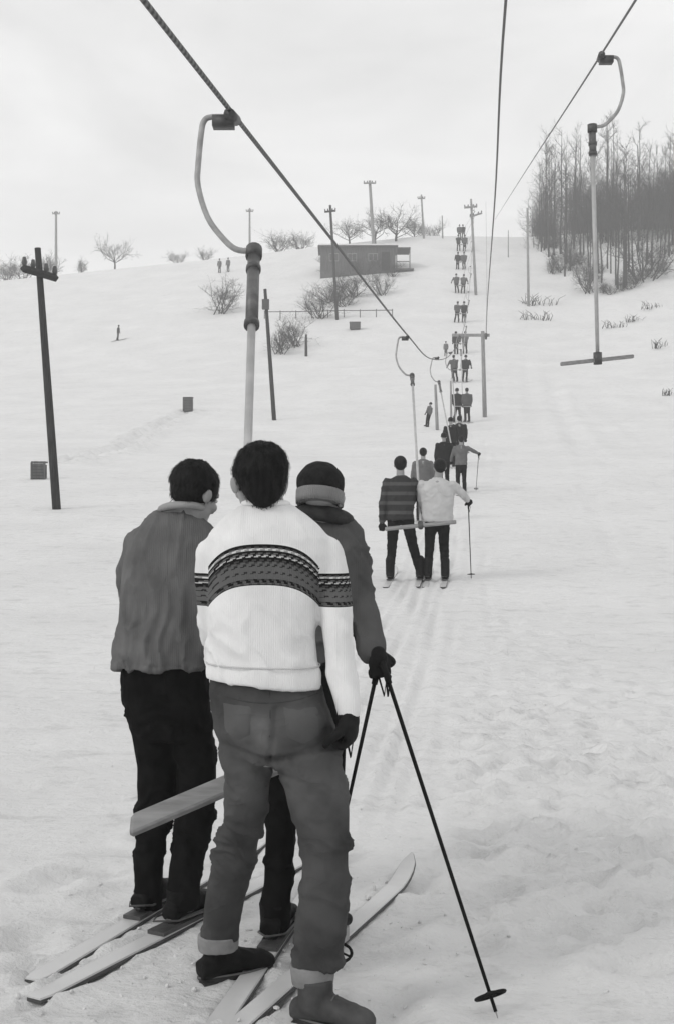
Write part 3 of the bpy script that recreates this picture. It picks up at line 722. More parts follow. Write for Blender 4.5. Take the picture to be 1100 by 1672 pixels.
def hair_mesh(Mx, seed=1, grow=1.0, low=-.06, strands=2600, sc=(1, 1, 1)):
    q = MB(); q.ell((0, -.018, .034), (.087*grow*sc[0], .101*grow*sc[1], .092*grow*sc[2]), n=40, k=26)
    q.ell((0, -.052, -.012), (.062*grow, .050*grow, abs(low)+.010), n=30, k=18)
    def fn(co, no):
        d = fbm(co*32, 3, seed)*.007+fbm(co*np.array([110, 110, 30]), 2, seed+3)*.003
        return co+no*d[:, None]
    me = fuse(q, .006, 3, fn)
    R = random.Random(seed); n = len(me.vertices); base = [v.co.copy() for v in me.vertices]; nor = [v.normal.copy() for v in me.vertices]
    vs = [tuple(v) for v in base]; fs = [tuple(p.vertices) for p in me.polygons]
    for i in range(strands):
        k = R.randrange(n); p = base[k]; nn = nor[k]
        if nn.z < -.4 and R.random() < .7: continue
        dn = Vector((R.uniform(-.4, .4), R.uniform(-.35, .35)+(.25 if p.y > 0 else 0), -1)); dn = (dn-nn*dn.dot(nn)*.9).normalized()
        ln = R.uniform(.012, .030); wd = dn.cross(nn).normalized()*.0011
        a = p-nn*.002; b = p+dn*ln*.5+nn*.0045; c = p+dn*ln+nn*.0015
        j = len(vs); vs += [tuple(a-wd), tuple(a+wd), tuple(b+wd), tuple(b-wd), tuple(c)]
        fs += [(j, j+1, j+2, j+3), (j+3, j+2, j+4)]
    bpy.data.meshes.remove(me)
    m2 = MB(); m2.v = vs; m2.f = fs; m2.xf(Mx); return m2
def hand(mb, Mx, grip=1.0, fat=1.0, side=1):
    """Mx: wrist frame; local: fingers along -Z, palm faces +Y, thumb on side*X"""
    q = MB()
    q.ell((0, 0, -.045), (.042*fat, .020*fat, .052)); q.ell((0, 0, -.01), (.030*fat, .022*fat, .03))
    for i, (x, ln) in enumerate(((.030, .070), (.010, .078), (-.010, .072), (-.029, .056))):
        x *= side; b = Vector((x, 0, -.082)); a = 0; pts = [b+Vector((0, 0, .02)), b]; p = b
        for k, f in enumerate((.42, .32, .26)):
            a += grip*(.95, 1.25, .9)[k]; p = p+Vector((0, math.sin(a), -math.cos(a)))*ln*f; pts.append(p)
        r = .0098*fat*(1 if i < 3 else .88); q.limb(pts, [r*1.1, r*1.1, r, r*.95, r*.82], 10)
    t0 = Vector((side*.030, .006, -.025)); t1 = t0+Vector((side*.028, .018, -.026)); t2 = t1+Vector((-side*.004+side*.012*(1-grip), .026*grip+.008, -.024)); t3 = t2+Vector((-side*.016*grip, .014*grip, -.018))
    q.limb([t0, t1, t2, t3], [.016*fat, .013*fat, .011*fat, .009*fat], 10)
    mb.add([Mx @ Vector(v) for v in q.v], q.f)
def frame(p, down, palm):
    """matrix with -Z along down, +Y roughly palm"""
    z = -Vector(down).normalized(); y = Vector(palm); y = (y-z*y.dot(z)).normalized(); x = y.cross(z)
    m = Matrix((x, y, z)).transposed().to_4x4(); m.translation = Vector(p); return m
def headM(p, yaw=0, pitch=0, roll=0, s=1.0):
    return Matrix.Translation(p) @ Euler((pitch, roll, yaw)).to_matrix().to_4x4() @ Matrix.Scale(s, 4)

def shoe(parent, heel, ang, L_=.29, W_=.052, H_=.10, top=None, m=leather, pitch=0, name='boot', ankle_r=.058, lace=True):
    """heel point on the ground, toe direction ang (radians from +X)"""
    Mx = Matrix.Translation(heel) @ Matrix.Rotation(ang, 4, 'Z') @ Matrix.Rotation(-pitch, 4, 'Y')
    q = MB(); rs = []
    for u, hw, h in ((0, .030, .055), (.04, .036, .075), (.10, .038, H_*.98), (.16, .037, H_*.82), (.20, .041, .064), (.25, .045, .052), (.275, .036, .042), (.29, .018, .03)):
        u2 = u/.29*L_; hw *= W_/.045; ring = []
        for j in range(16):
            a = 2*PI*j/16; ca, sa = math.cos(a), math.sin(a)
            ring.append(Vector((u2, math.copysign(abs(ca)**.8, ca)*hw, .012+h/2+math.copysign(abs(sa)**.75, sa)*h/2)))
        rs.append(ring)
    q.rings(rs)
    tp = .17 if top is None else top
    q.tube([(.07, 0, .05), (.075, 0, .09), (.072, 0, tp)], [ankle_r*.95, ankle_r, ankle_r*1.02], 16)
    q.xf(Mx)
    def fn(co, no): return co+no*(fbm(co*38, 3, 9)*.003)[:, None]
    o = place(fuse(q, .006, 4, fn), name, m, parent)
    s = MB(); rs = []
    for zz_ in (0.0, .016):
        ring = []
        for j in range(20):
            a = 2*PI*j/20; x = L_*(.5-.505*math.cos(a)); hw = W_*(.70+.16*math.sin(PI*(x/L_-.25)))
            ring.append(Vector((x, math.sin(a)*hw, zz_)))
        rs.append(ring)
    s.rings(rs); s.xf(Mx); s.build('sole', sole, o, origin=parent.location)
    s = MB(); s.box((.038, 0, -.006), (.066, W_*1.02, .022)); s.xf(Mx); s.build('heel', sole, o, False, origin=parent.location)
    s = MB(); s.tube([(L_*(.5-.515*math.cos(a)), math.sin(a)*W_*(.71+.16*math.sin(PI*(.5-.515*math.cos(a)-.25))), .019) for a in np.linspace(0, 2*PI, 33)], .004, 5, False); s.xf(Mx); s.build('welt', M_('welt', .12, rough=.7), o, origin=parent.location)
    if lace:
        s = MB()
        for k in range(4):
            x = .115+.022*k; z = .012+H_*.93-.013*k
            s.tube([(x, -.024, z), (x, 0, z+.008), (x, .024, z)], .003, 5)
        s.xf(Mx); s.build('lace', M_('lace', .1), o, origin=parent.location)
    return o

def ski(foot, dx, tail, tip, label, wdt=.036, mat_=None, lift=.0, group=None):
    """foot: (x,y) under the binding; dx: sideways travel per metre forward"""
    d = Vector((dx, 1, 0)).normalized(); z0 = gz(foot[0], foot[1])
    f0 = Vector((foot[0], foot[1], z0)); e = empty('ski', f0, 0, label, 'ski', group)
    sd_ = Vector((d.y, -d.x, 0)); top = []; rs = []; re = []
    n = 40
    for i in range(n+1):
        s_ = -tail+(tail+tip)*i/n; p = f0+d*s_; z = gz(p.x, p.y)+.016+lift
        u = tip-s_; up = 0
        if u < .24: up = .075*((.24-u)/.24)**1.8
        hw = wdt*(1+.12*abs(s_)/max(tip, .1))
        if u < .12: hw *= math.sqrt(max(1-((.12-u)/.12)**2, .01))*.95+.03
        if s_+tail < .03: hw *= .7
        th = .010
        P0 = Vector((p.x, p.y, z+up))
        rs.append([P0+sd_*a*hw+Vector((0, 0, b)) for a, b in ((-1, 0), (-.93, th*.6), (.93, th*.6), (1, 0))])
        re.append([P0+sd_*a*(hw+.0025)+Vector((0, 0, b)) for a, b in ((-1, -th*1.2), (-1, -.0008), (1, -.0008), (1, -th*1.2))])
    q = MB(); q.rings(rs); q.build('top_sheet', mat_ or skitop, e, False)
    q = MB(); q.rings(re); q.build('edge', skiedge, e, False)
    Mx = Matrix.Translation(f0+Vector((0, 0, .016+lift))) @ Matrix.Rotation(math.atan2(d.y, d.x), 4, 'Z')
    q = MB(); q.box((0, 0, .012), (.30, .075, .014)); q.xf(Mx); q.build('binding_plate', darksteel, e, False)
    q = MB(); q.box((.155, 0, .03), (.03, .085, .04)); q.box((.13, .045, .03), (.05, .008, .045)); q.box((.13, -.045, .03), (.05, .008, .045)); q.xf(Mx); q.build('toe_iron', steel, e, False)
    q = MB(); q.tube([(.12, .047, .03), (-.08, .05, .045), (-.165, 0, .06), (-.08, -.05, .045), (.12, -.047, .03)], .004, 6); q.xf(Mx); q.build('cable_binding', darksteel, e)
    return e
def skipole(top, tip, label, group=None, r=.0075):
    top, tip = Vector(top), Vector(tip); d = (tip-top).normalized(); e = empty('ski_pole', tip, 0, label, 'ski pole', group)
    q = MB(); q.tube([top, tip-d*.02], [r, r*.75], 10); q.build('shaft', leather, e)
    q = MB(); q.tube([tip-d*.03, tip], [r*.6, .001], 8); q.build('spike', steel, e)
    q = MB(); q.tube([top-d*.02, top+d*.08], [.013, .011], 10); g_ = q.build('grip', glovem, e)
    q = MB(); q.tube([top+d*.01, top+Vector((.03, .02, -.05)), top+Vector((.02, .02, -.12)), top+d*.03], .004, 5); q.build('strap', leather, g_, origin=e.location)
    c = tip-d*.07; x = d.cross(Vector((0, 1, 0))).normalized(); y = d.cross(x)
    q = MB(); ring = [c+x*.048*math.cos(a)+y*.048*math.sin(a) for a in np.linspace(0, 2*PI, 21)]
    q.tube(ring, .0055, 6, False); b_ = q.build('basket', leather, e)
    q = MB()
    for k in range(4):
        a = k*PI/2+.4; q.tube([c-d*.01, c+x*.048*math.cos(a)+y*.048*math.sin(a)], .004, 5)
    q.build('spoke', leather, b_, origin=e.location)
    return e

def folds(amp, seed, sc=(5, 5, 16), rng=None, tilt=0.0):
    def fn(co, no):
        p = co.copy(); p[:, 2] = p[:, 2]+tilt*p[:, 0]
        q = p*np.array(sc)
        n = fbm(q+fbm(p*6, 2, seed+9)[:, None]*.8, 3, seed)
        n = (1-np.clip(np.abs(n)*2.6, 0, 1))**2     # ridged: narrow raised folds, broad hollows
        w_ = 1.0
        if rng is not None: w_ = rng(co)
        n2 = fbm(p*3.0, 2, seed+4)*.6
        return co+no*(((n-.42)*1.0+n2*.6)*amp*w_-.0015)[:, None]
    return fn
def gauss(z, z0, s): return np.exp(-((z-z0)/s)**2)
def zrow(row, Y): return (836-row)*Y/FPX

def limbs_under(mb, chains):
    for pts, rad in chains: mb.limb(pts, rad)

# ============ left skier in a grey sweater
Y = 4.7
base = Vector((F(270, 1500, Y).x, Y, gz(-.66, Y)))
pL = empty('person', base, 0, 'dark-haired person in grey sweater and black trousers on skis, at the left, head bent', 'person')
tor = [(828, 262, 322, .06, 4.72), (838, 248, 332, .085, 4.72), (855, 228, 345, .11, 4.72), (880, 211, 358, .13, 4.72), (920, 200, 366, .14, 4.72), (960, 195, 368, .145, 4.71), (1000, 192, 366, .15, 4.70), (1040, 189, 362, .15, 4.70), (1068, 185, 355, .15, 4.70), (1086, 181, 344, .145, 4.70)]
armL = ([F(230, 885, 4.74), F(212, 950, 4.82), F(222, 1010, 4.93), F(262, 1060, 5.08)], [.066, .058, .052, .038])
armR = ([F(340, 885, 4.74), F(352, 950, 4.84), F(356, 1010, 4.92), F(378, 1055, 4.95)], [.066, .058, .05, .038])
q = MB(); q.loft(tor); q.limb(*armL); q.limb(*armR)
fl = folds(.019, 3, (15, 9, 2.6), lambda co: .6+.5*np.clip((-.2-co[:, 2])/.3, 0, 1))
def flL(co, no):
    co = fl(co, no)
    return co
sw = place(fuse(q, .009, 8, flL), 'sweater', greyknit, pL)
q = MB(); q.loft([(1070, 186, 340, .142, 4.70), (1088, 182, 338, .148, 4.70), (1091, 184, 336, .14, 4.70)], 48); place(fuse(q, .008, 3, folds(.019, 3, (15, 9, 2.6))), 'hem_band', greyknit, sw, False).data.transform(Matrix.Translation(-base))
legA = [(1170, 206, 292, .095, 4.72), (1250, 223, 288, .085, 4.73), (1300, 222, 286, .08, 4.73), (1345, 220, 281, .075, 4.73), (1400, 217, 270, .066, 4.73), (1450, 219, 267, .064, 4.73), (1484, 220, 266, .066, 4.74)]
legB = [(1170, 262, 350, .095, 4.72), (1250, 289, 356, .085, 4.71), (1300, 292, 357, .08, 4.70), (1345, 288, 350, .075, 4.69), (1385, 279, 340, .07, 4.68), (1412, 274, 333, .07, 4.65), (1484, 270, 326, .07, 4.60)]
pel = [(1065, 200, 340, .12, 4.71), (1110, 195, 341, .135, 4.71), (1160, 205, 348, .13, 4.72), (1205, 213, 352, .11, 4.72)]
q = MB(); q.loft(pel); q.loft(legA); q.loft(legB)
place(fuse(q, .009, 5, folds(.014, 13, (7, 7, 10), lambda co: .5+gauss(co[:, 2], zrow(1340, Y), .12)+gauss(co[:, 2], zrow(1190, Y), .1))), 'trousers', blackcloth, pL)
HL = headM(F(319, 806, 4.70)+Vector((0, 0, 0)), -.72, -.42, 0, 1.0)
q = MB(); head_parts(q, HL); q.limb([F(304, 850, 4.72), F(308, 825, 4.70), F(314, 808, 4.69)], [.062, .056, .052])
q.loft([(r, (a+b)/2-(b-a)*.42, (a+b)/2+(b-a)*.42, d*.85, y) for r, a, b, d, y in tor])
q.loft([(r, a+5, b-5, d*.8, y) for r, a, b, d, y in pel]); q.loft([(r, a+5, b-5, d*.8, y) for r, a, b, d, y in legA]); q.loft([(r, a+5, b-5, d*.8, y) for r, a, b, d, y in legB])
q.limb(armL[0], [x*.8 for x in armL[1]]); q.limb(armR[0], [x*.8 for x in armR[1]])
place(fuse(q, .006, 3), 'body', skin, pL); eyes(HL, pL)
h = hair_mesh(HL, 2, 1.02, -.045); h.build('hair', hairm, pL)
q = MB(); q.tube([F(286, 842, 4.66), F(296, 828, 4.64), F(302, 818, 4.66)], [.01, .01, .01], 6)
q = MB(); cc = F(298, 836, 4.70)
q.tube([cc+Vector((math.cos(a)*.083-.012*math.sin(a), math.sin(a)*.075, .006-.022*math.sin(a))) for a in np.linspace(0, 2*PI, 25)], .014, 10, False); q.build('collar', knit('shirt_collar', .30, .1), pL)
for (pt, dn, sd_) in ((F(262, 1060, 5.08), (.5, .5, -.6), 1), (F(378, 1055, 4.95), (.4, -.3, -.5), -1)):
    q = MB(); hand(q, frame(pt, dn, (0, 1, 0)), .9, 1.15, sd_); place(fuse(q, .0045, 2), 'glove', glovem, pL)
d_ = math.atan2(.6, .41)
shoe(pL, Vector((-.757, 4.665, gz(-.72, 4.7)+.031)), math.atan2(1, .42), .30, .052, .10, .12, leather, ankle_r=.052)
shoe(pL, Vector((-.622, 4.54, gz(-.6, 4.6)+.031)), math.atan2(1, .56), .30, .052, .10, .12, leather, ankle_r=.054)
ski((-.715, 4.76), .42, .76, 1.10, 'pale left ski under the grey-sweatered person, farther of the two tails', .036)
ski((-.585, 4.59), .56, .78, 1.15, 'pale right ski under the grey-sweatered person, nearer of the two tails', .036)

# ============ helper in the patterned white sweater
Y = 3.9
base = Vector((-.2, 3.93, gz(-.2, 3.93)))
pM = empty('person', base, 0, 'dark-haired person in white patterned sweater and jeans, seen from behind', 'person')
tor = [(818, 404, 464, .055, 3.93), (827, 388, 482, .075, 3.93), (840, 368, 503, .095, 3.93), (856, 351, 522, .11, 3.925), (878, 337, 540, .122, 3.92), (905, 331, 546, .13, 3.92), (940, 333, 530, .132, 3.92), (990, 338, 517, .132, 3.91), (1040, 338, 517, .13, 3.90), (1075, 335, 521, .13, 3.90), (1100, 334, 526, .13, 3.89), (1117, 335, 528, .128, 3.89)]
armR = ([F(533, 903, 3.92), F(546, 965, 3.90), F(553, 1040, 3.87), F(560, 1100, 3.85), F(569, 1162, 3.82)], [.060, .058, .056, .052, .041])
armL = ([F(347, 903, 3.92), F(341, 960, 3.93), F(349, 1030, 3.98), F(362, 1062, 4.12), F(380, 1078, 4.24)], [.055, .044, .046, .040, .036])
q = MB(); q.loft(tor); q.limb(*armR); q.limb(*armL)
fM1 = folds(.011, 23, (6, 6, 9), lambda co: .35+.8*gauss(co[:, 2], zrow(1060, Y), .10)+.8*((co[:, 0] > .0)*gauss(co[:, 2], zrow(1040, Y), .12)), tilt=.9)
def fM(co, no):
    co = fM1(co, no)
    k = sstep(-zrow(1050, Y), -zrow(1118, Y), -co[:, 2]); arm = co[:, 0] > F(531, 1100, Y).x
    co[:, 2] += np.where(arm, 0, -k*.036*(co[:, 0]-F(335, 0, Y).x)/.375+k*.018)
    return co
me = fuse(q, .0075, 7, fM)
# coordinates of the knitted band, stored on the corners
nl = len(me.loops); vi = np.empty(nl, int); me.loops.foreach_get('vertex_index', vi)
co = np.empty(len(me.vertices)*3); me.vertices.foreach_get('co', co); co = co.reshape(-1, 3)
cen = np.empty(len(me.polygons)*3); me.polygons.foreach_get('center', cen); cen = cen.reshape(-1, 3)
lt = np.empty(len(me.polygons), int); me.polygons.foreach_get('loop_total', lt)
xc = F(432, 0, Y).x
sleeve = (np.abs(cen[:, 0]-xc) > .174)
sl_ = np.repeat(sleeve, lt); c = co[vi]; cl = np.repeat(cen, lt, 0)
dx = c[:, 0]-xc
vT = (zrow(888, 3.80)-.8*dx**2-52*dx**4-c[:, 2])/.128
vS = (zrow(936, 3.86)-c[:, 2])/.106
v_ = np.where(sl_, vS, vT); v_ = np.where(c[:, 1] > 4.01, vS*0+np.where(sl_, vS, vT), v_)
u_ = c[:, 0]+c[:, 1]*.7
for nm, arr in (('band_v', v_), ('band_u', u_)):
    a_ = me.attributes.new(nm, 'FLOAT', 'CORNER'); a_.data.foreach_set('value', arr.astype(np.float32))
sw = place(me, 'sweater', patknit, pM)
q = MB(); q.loft([(1080, 332, 524, .136, 3.895), (1083, 332, 524.5, .137, 3.895)])
q = MB()  # top edge of the ribbed hem, a raised seam
c0 = F(430, 1083, 3.895)
pts = []
for a in np.linspace(0, 2*PI, 49):
    ca, sa = math.cos(a), math.sin(a)
    pts.append(c0+Vector((math.copysign(abs(ca)**(2/2.3), ca)*.1795, math.copysign(abs(sa)**(2/2.3), sa)*.1325, -.006*ca)))
q.tube(pts, .003, 6, False); q.build('hem_seam', paleknit, sw, origin=pM.location)
pel = [(1095, 345, 520, .115, 3.90), (1130, 341, 529, .125, 3.90), (1180, 347, 546, .13, 3.90), (1222, 357, 557, .125, 3.90), (1246, 361, 561, .11, 3.90)]
legA = [(1215, 358, 446, .11, 3.90), (1262, 364, 444, .10, 3.91), (1300, 366, 441, .092, 3.93), (1350, 361, 436, .08, 3.96), (1385, 350, 424, .072, 3.99), (1440, 338, 407, .068, 4.03), (1500, 329, 396, .064, 4.07), (1532, 326, 391, .06, 4.085)]
legB = [(1215, 446, 558, .12, 3.89), (1262, 455, 567, .11, 3.88), (1300, 465, 572, .10, 3.86), (1340, 478, 573, .09, 3.85), (1400, 489, 573, .08, 3.83), (1450, 489, 571, .074, 3.81), (1500, 482, 569, .072, 3.79), (1577, 476, 560, .068, 3.77)]
q = MB(); q.loft(pel); q.loft(legA); q.loft(legB)
q.ell(F(404, 1185, 3.835), (.078, .075, .092)); q.ell(F(487, 1180, 3.83), (.09, .078, .098))
fj = folds(.016, 33, (5, 5, 13), lambda co: .35+1.1*gauss(co[:, 2], zrow(1385, 3.9), .09)+.9*gauss(co[:, 2], zrow(1240, 3.9), .05)+.6*gauss(co[:, 2], zrow(1540, 3.9), .06), tilt=.5)
def fJ(co, no):
    co = fj(co, no)
    # seat seam and crease under each buttock
    xs_ = F(440, 0, 3.8).x; zc = zrow(1243, 3.8)
    back = sstep(3.90, 3.82, 0) if False else (co[:, 1] < 3.88)
    seam = np.exp(-((co[:, 0]-xs_-.02*np.sin((co[:, 2]-zc)*9))/.008)**2)*(co[:, 2] > zc-.01)*(co[:, 2] < zrow(1150, 3.8))*back
    dxl = (co[:, 0]-xs_); cz = zc+np.where(dxl < 0, .33*(-dxl), .22*dxl)
    cr = np.exp(-((co[:, 2]-cz)/.011)**2)*(np.abs(dxl) < .15)*back*(1-np.abs(dxl)/.17)
    return co-no*(.009*seam+.026*cr)[:, None]
me = fuse(q, .0075, 5, fJ)
n_ = len(me.vertices); co = np.empty(n_*3); me.vertices.foreach_get('co', co); co = co.reshape(-1, 3)
wr = np.exp(-((co[:, 0]-F(420, 0, 3.8).x)/.07)**2-((co[:, 2]-zrow(1195, 3.8))/.08)**2)*.9+.5*np.exp(-((co[:, 0]-F(500, 0, 3.8).x)/.08)**2-((co[:, 2]-zrow(1180, 3.8))/.07)**2)+.45*np.exp(-((co[:, 2]-zrow(1290, 3.8))/.10)**2)+.2*np.exp(-((co[:, 2]-zrow(1450, 3.8))/.12)**2)
wr = np.clip(wr*(.75+.5*fbm(co*26, 3, 4)), 0, 1)
a_ = me.attributes.new('wear', 'FLOAT', 'POINT'); a_.data.foreach_set('value', wr.astype(np.float32))
je = place(me, 'jeans', jeansm, pM)
# back pockets and yoke seam, laid onto the cloth
from mathutils.bvhtree import BVHTree
jm_ = je.data; bv = BVHTree.FromPolygons([v.co for v in jm_.vertices], [tuple(p.vertices) for p in jm_.polygons])
def onto(px, row, off):
    a = F(px, row, 3.80); o_ = Vector((a.x, 3.3, a.z))-base; h_ = bv.ray_cast(o_, Vector((0, 1, 0)))
    return (h_[0]+Vector((0, -off, 0))+base) if h_[0] is not None else a
for cs in ([(362, 1146), (414, 1150), (412, 1198), (390, 1210), (366, 1194)], [(462, 1152), (522, 1150), (524, 1200), (496, 1216), (466, 1200)]):
    q = MB(); n = 9; rs = []
    tl, tr, br, bm, bl = [Vector((x, r, 0)) for x, r in cs]
    for i in range(n+1):
        v = i/n; row_ = []
        for j in range(n+1):
            u = j/n; top_ = tl.lerp(tr, u); bot_ = (bl.lerp(bm, u*2) if u < .5 else bm.lerp(br, u*2-1)); p = top_.lerp(bot_, v)
            ed = min(u, 1-u, v, 1-v); row_.append(onto(p.x, p.y, .0035 if ed > .01 else -.002))
        rs.append(row_)
    vs = [p for r in rs for p in r]; q.add(vs, [(i*(n+1)+j, i*(n+1)+j+1, (i+1)*(n+1)+j+1, (i+1)*(n+1)+j) for i in range(n) for j in range(n)])
    po = q.build('back_pocket', jeansm, je, origin=pM.location); aw = po.data.attributes.new('wear', 'FLOAT', 'POINT'); aw.data.foreach_set('value', np.full(len(po.data.vertices), .42, np.float32))
for pts_ in ([(441, 1128), (442, 1160), (441, 1200), (441, 1240)],):
    q = MB(); q.tube([onto(x, r, -.001) for x, r in pts_ for _ in (0,)], .0022, 5); q.build('seat_seam', jeansm, je, origin=pM.location)
q = MB(); q.tube([onto(345+i*(183/16), 1140+(14 if True else 0)*math.sin(PI*i/16)-8, .0) for i in range(17)], .0018, 5); q.build('yoke_seam', jeansm, je, origin=pM.location)
for sp in ([(1524, 323, 392, .064, 4.083), (1536, 323, 391, .066, 4.088), (1550, 324, 389, .064, 4.09)], [(1571, 473, 548, .070, 3.77), (1588, 473, 547, .071, 3.77), (1606, 475, 545, .068, 3.765)]):
    q = MB(); q.loft(sp); place(fuse(q, .006, 2, folds(.003, 41, (12, 12, 20))), 'turn_up', cuffm, je, False).data.transform(Matrix.Translation(-base))
HM = headM(F(424, 787, 3.92), .28, -.10, .02, 1.02)
q = MB(); head_parts(q, HM); q.limb([F(434, 850, 3.94), F(433, 822, 3.92), F(428, 800, 3.92)], [.068, .062, .056])
q.loft([(r, (a+b)/2-(b-a)*.42, (a+b)/2+(b-a)*.42, d*.8, y) for r, a, b, d, y in tor[1:]])
for S in (pel, legA, legB): q.loft([(r, a+14, b-14, d*.62, y) for r, a, b, d, y in S])
q.limb(armL[0], [x*.75 for x in armL[1]]); q.limb(armR[0], [x*.75 for x in armR[1]])
place(fuse(q, .006, 3), 'body', skin, pM); eyes(HM, pM)
h = hair_mesh(HM, 5, 1.03, -.064, 3600, (.965, .98, 1.0)); h.build('hair', hairm, pM)
q = MB(); cc = F(434, 826, 3.92)
q.tube([cc+Vector((math.cos(a)*.071, math.sin(a)*.066, .004-.008*math.sin(a))) for a in np.linspace(0, 2*PI, 25)], .010, 8, False); q.build('neckband', patknit, sw, origin=pM.location)
q = MB(); hand(q, frame(F(570, 1164, 3.82), (.05, -.02, -1), (-1, .2, 0)), 1.0, 1.3, -1); q.limb([F(568, 1158, 3.82), F(570, 1180, 3.82)], [.034, .033]); place(fuse(q, .0045, 2), 'glove', glovem, pM)
q = MB(); hand(q, frame(F(380, 1078, 4.24), (.4, .6, -.3), (0, 0, -1)), .9, 1.15, -1); place(fuse(q, .0045, 2), 'glove', glovem, pM)
shoe(pM, Vector((-.455, 4.06, gz(-.45, 4.1)+.006)), math.radians(33), .28, .055, .095, .14, leather, pitch=-.0, name='shoe', ankle_r=.052)
shoe(pM, Vector((-.135, 3.775, gz(-.1, 3.75)+.006)), math.radians(-22), .265, .052, .095, .14, suede, name='shoe', ankle_r=.055)
for x, y in ((-.36, 4.12), (.0, 3.74)): DENT.append((x, y, .1, .02))
skipole(F(562, 1176, 3.84), Vector((.0, 4.2, gz(.0, 4.2)+.0)), 'dark ski pole held beside the right leg of the person in the patterned sweater')

# ============ right skier with the knitted hat
Y = 4.55
base = Vector((-.12, 4.45, gz(-.12, 4.45)))
pR = empty('person', base, 0, 'person in grey sweater and knitted hat with pale band, right of the patterned sweater', 'person')
tor = [(838, 506, 566, .06, 4.57), (850, 490, 578, .09, 4.57), (868, 478, 594, .115, 4.57), (890, 468, 602, .13, 4.57), (940, 464, 592, .135, 4.57), (1000, 462, 578, .135, 4.56), (1050, 461, 570, .135, 4.55), (1088, 460, 566, .13, 4.55)]
armR = ([F(577, 898, 4.57), F(584, 965, 4.56), F(601, 1025, 4.50), F(610, 1066, 4.44)], [.064, .060, .060, .054])
armL = ([F(482, 898, 4.58), F(470, 960, 4.66), F(450, 1020, 4.75), F(412, 1052, 4.74)], [.062, .056, .05, .038])
q = MB(); q.loft(tor); q.limb(*armR); q.limb(*armL)
sw = place(fuse(q, .009, 8, folds(.016, 53, (7, 7, 9), tilt=.6)), 'sweater', darkknit, pR)
pel = [(1072, 468, 562, .12, 4.55), (1120, 463, 566, .13, 4.55), (1175, 455, 566, .125, 4.54), (1210, 450, 564, .11, 4.54)]
legA = [(1170, 448, 522, .10, 4.55), (1250, 439, 503, .09, 4.53), (1320, 433, 488, .08, 4.50), (1400, 430, 482, .066, 4.48), (1470, 427, 478, .066, 4.46), (1518, 427, 474, .062, 4.45)]
legB = [(1170, 496, 568, .10, 4.53), (1250, 502, 566, .09, 4.50), (1320, 505, 560, .08, 4.44), (1400, 506, 556, .066, 4.40), (1480, 506, 552, .06, 4.36)]
q = MB(); q.loft(pel); q.loft(legA); q.loft(legB)
place(fuse(q, .009, 5, folds(.014, 63, (6, 6, 9))), 'trousers', blackcloth, pR)
HR = headM(F(524, 812, 4.52), -.25, -.22, 0, .98)
q = MB(); head_parts(q, HR); q.limb([F(534, 868, 4.56), F(531, 845, 4.54), F(526, 820, 4.53)], [.064, .057, .052])
for S in (tor, pel, legA, legB): q.loft([(r, a+(b-a)*.09, b-(b-a)*.09, d*.82, y) for r, a, b, d, y in S])
q.limb(armL[0], [x*.75 for x in armL[1]]); q.limb(armR[0], [x*.75 for x in armR[1]])
place(fuse(q, .006, 3), 'body', skin, pR); eyes(HR, pR)
# hat: dark knitted crown, pale turned-up band
q = MB(); q.ell((0, -.014, .050), (.089, .108, .082), n=40, k=24); q.xf(HR)
ht = place(fuse(q, .006, 3, lambda co, no: co+no*(fbm(co*40, 3, 8)*.004)[:, None]), 'knitted_hat', M_('black_wool', .014, rough=.95, var=.4, scale=40, bump=.8, bscale=160, bdist=.004), pR)
q = MB(); rs = []
for z, k in ((-.030, .90), (-.032, .965), (-.012, .985), (.008, .99), (.018, .985), (.021, .93)):
    rs.append([Vector((math.cos(a)*.091*k, -.012+math.sin(a)*.110*k, z)) for a in np.linspace(0, 2*PI, 40, endpoint=False)])
q.rings(rs); q.xf(HR); q.build('hat_band', knit('hat_band_wool', .22, .1, .6), ht, origin=pR.location)
q = MB(); cc = F(527, 853, 4.55)
q.tube([cc+Vector((math.cos(a)*.088, math.sin(a)*.080, .018-.016*math.sin(a)-.014*math.cos(a))) for a in np.linspace(0, 2*PI, 25)], .030, 10, False); q.build('rolled_collar', M_('collar_wool', .035, rough=.95, var=.3, scale=30, bump=.6, bscale=90, bdist=.006), pR)
gp = F(617, 1078, 4.40)
q = MB(); hand(q, frame(gp-Vector((.0, 0, -.03)), (.1, .1, -1), (-.3, 1, 0)), 1.3, 1.0, 1); q.limb([F(613, 1066, 4.43), F(619, 1076, 4.40)], [.036, .032]); place(fuse(q, .0045, 2), 'glove', glovem, pR)
q = MB(); hand(q, frame(F(412, 1052, 4.74), (-.8, .0, -.3), (0, 1, 0)), 1.0, 1.15, 1); place(fuse(q, .0045, 2), 'glove', glovem, pR)
shoe(pR, Vector((-.243, 4.375, gz(-.22, 4.4)+.031)), math.atan2(1, .2), .29, .052, .10, .12, leather, ankle_r=.052)
shoe(pR, Vector((-.075, 4.28, gz(-.1, 4.3)+.031)), math.atan2(1, .36), .29, .052, .10, .12, leather, ankle_r=.052)
ski((-.215, 4.45), .20, .80, 1.05, 'pale left ski under the person with the knitted hat, between the two shoes', .036)
ski((-.06, 4.30), .41, .80, 1.0, 'pale right ski under the hat wearer, its tip curling up right of the jeans', .034)
tip = hit(812, 1664); skipole(F(624, 1083, 4.38), tip, 'long dark ski pole slanting to the lower right, basket on the snow')
skipole(F(618, 1083, 4.40), Vector((-.06, 4.62, gz(-.06, 4.62))), 'dark ski pole slanting down left from the gloved hand behind the jeans leg')

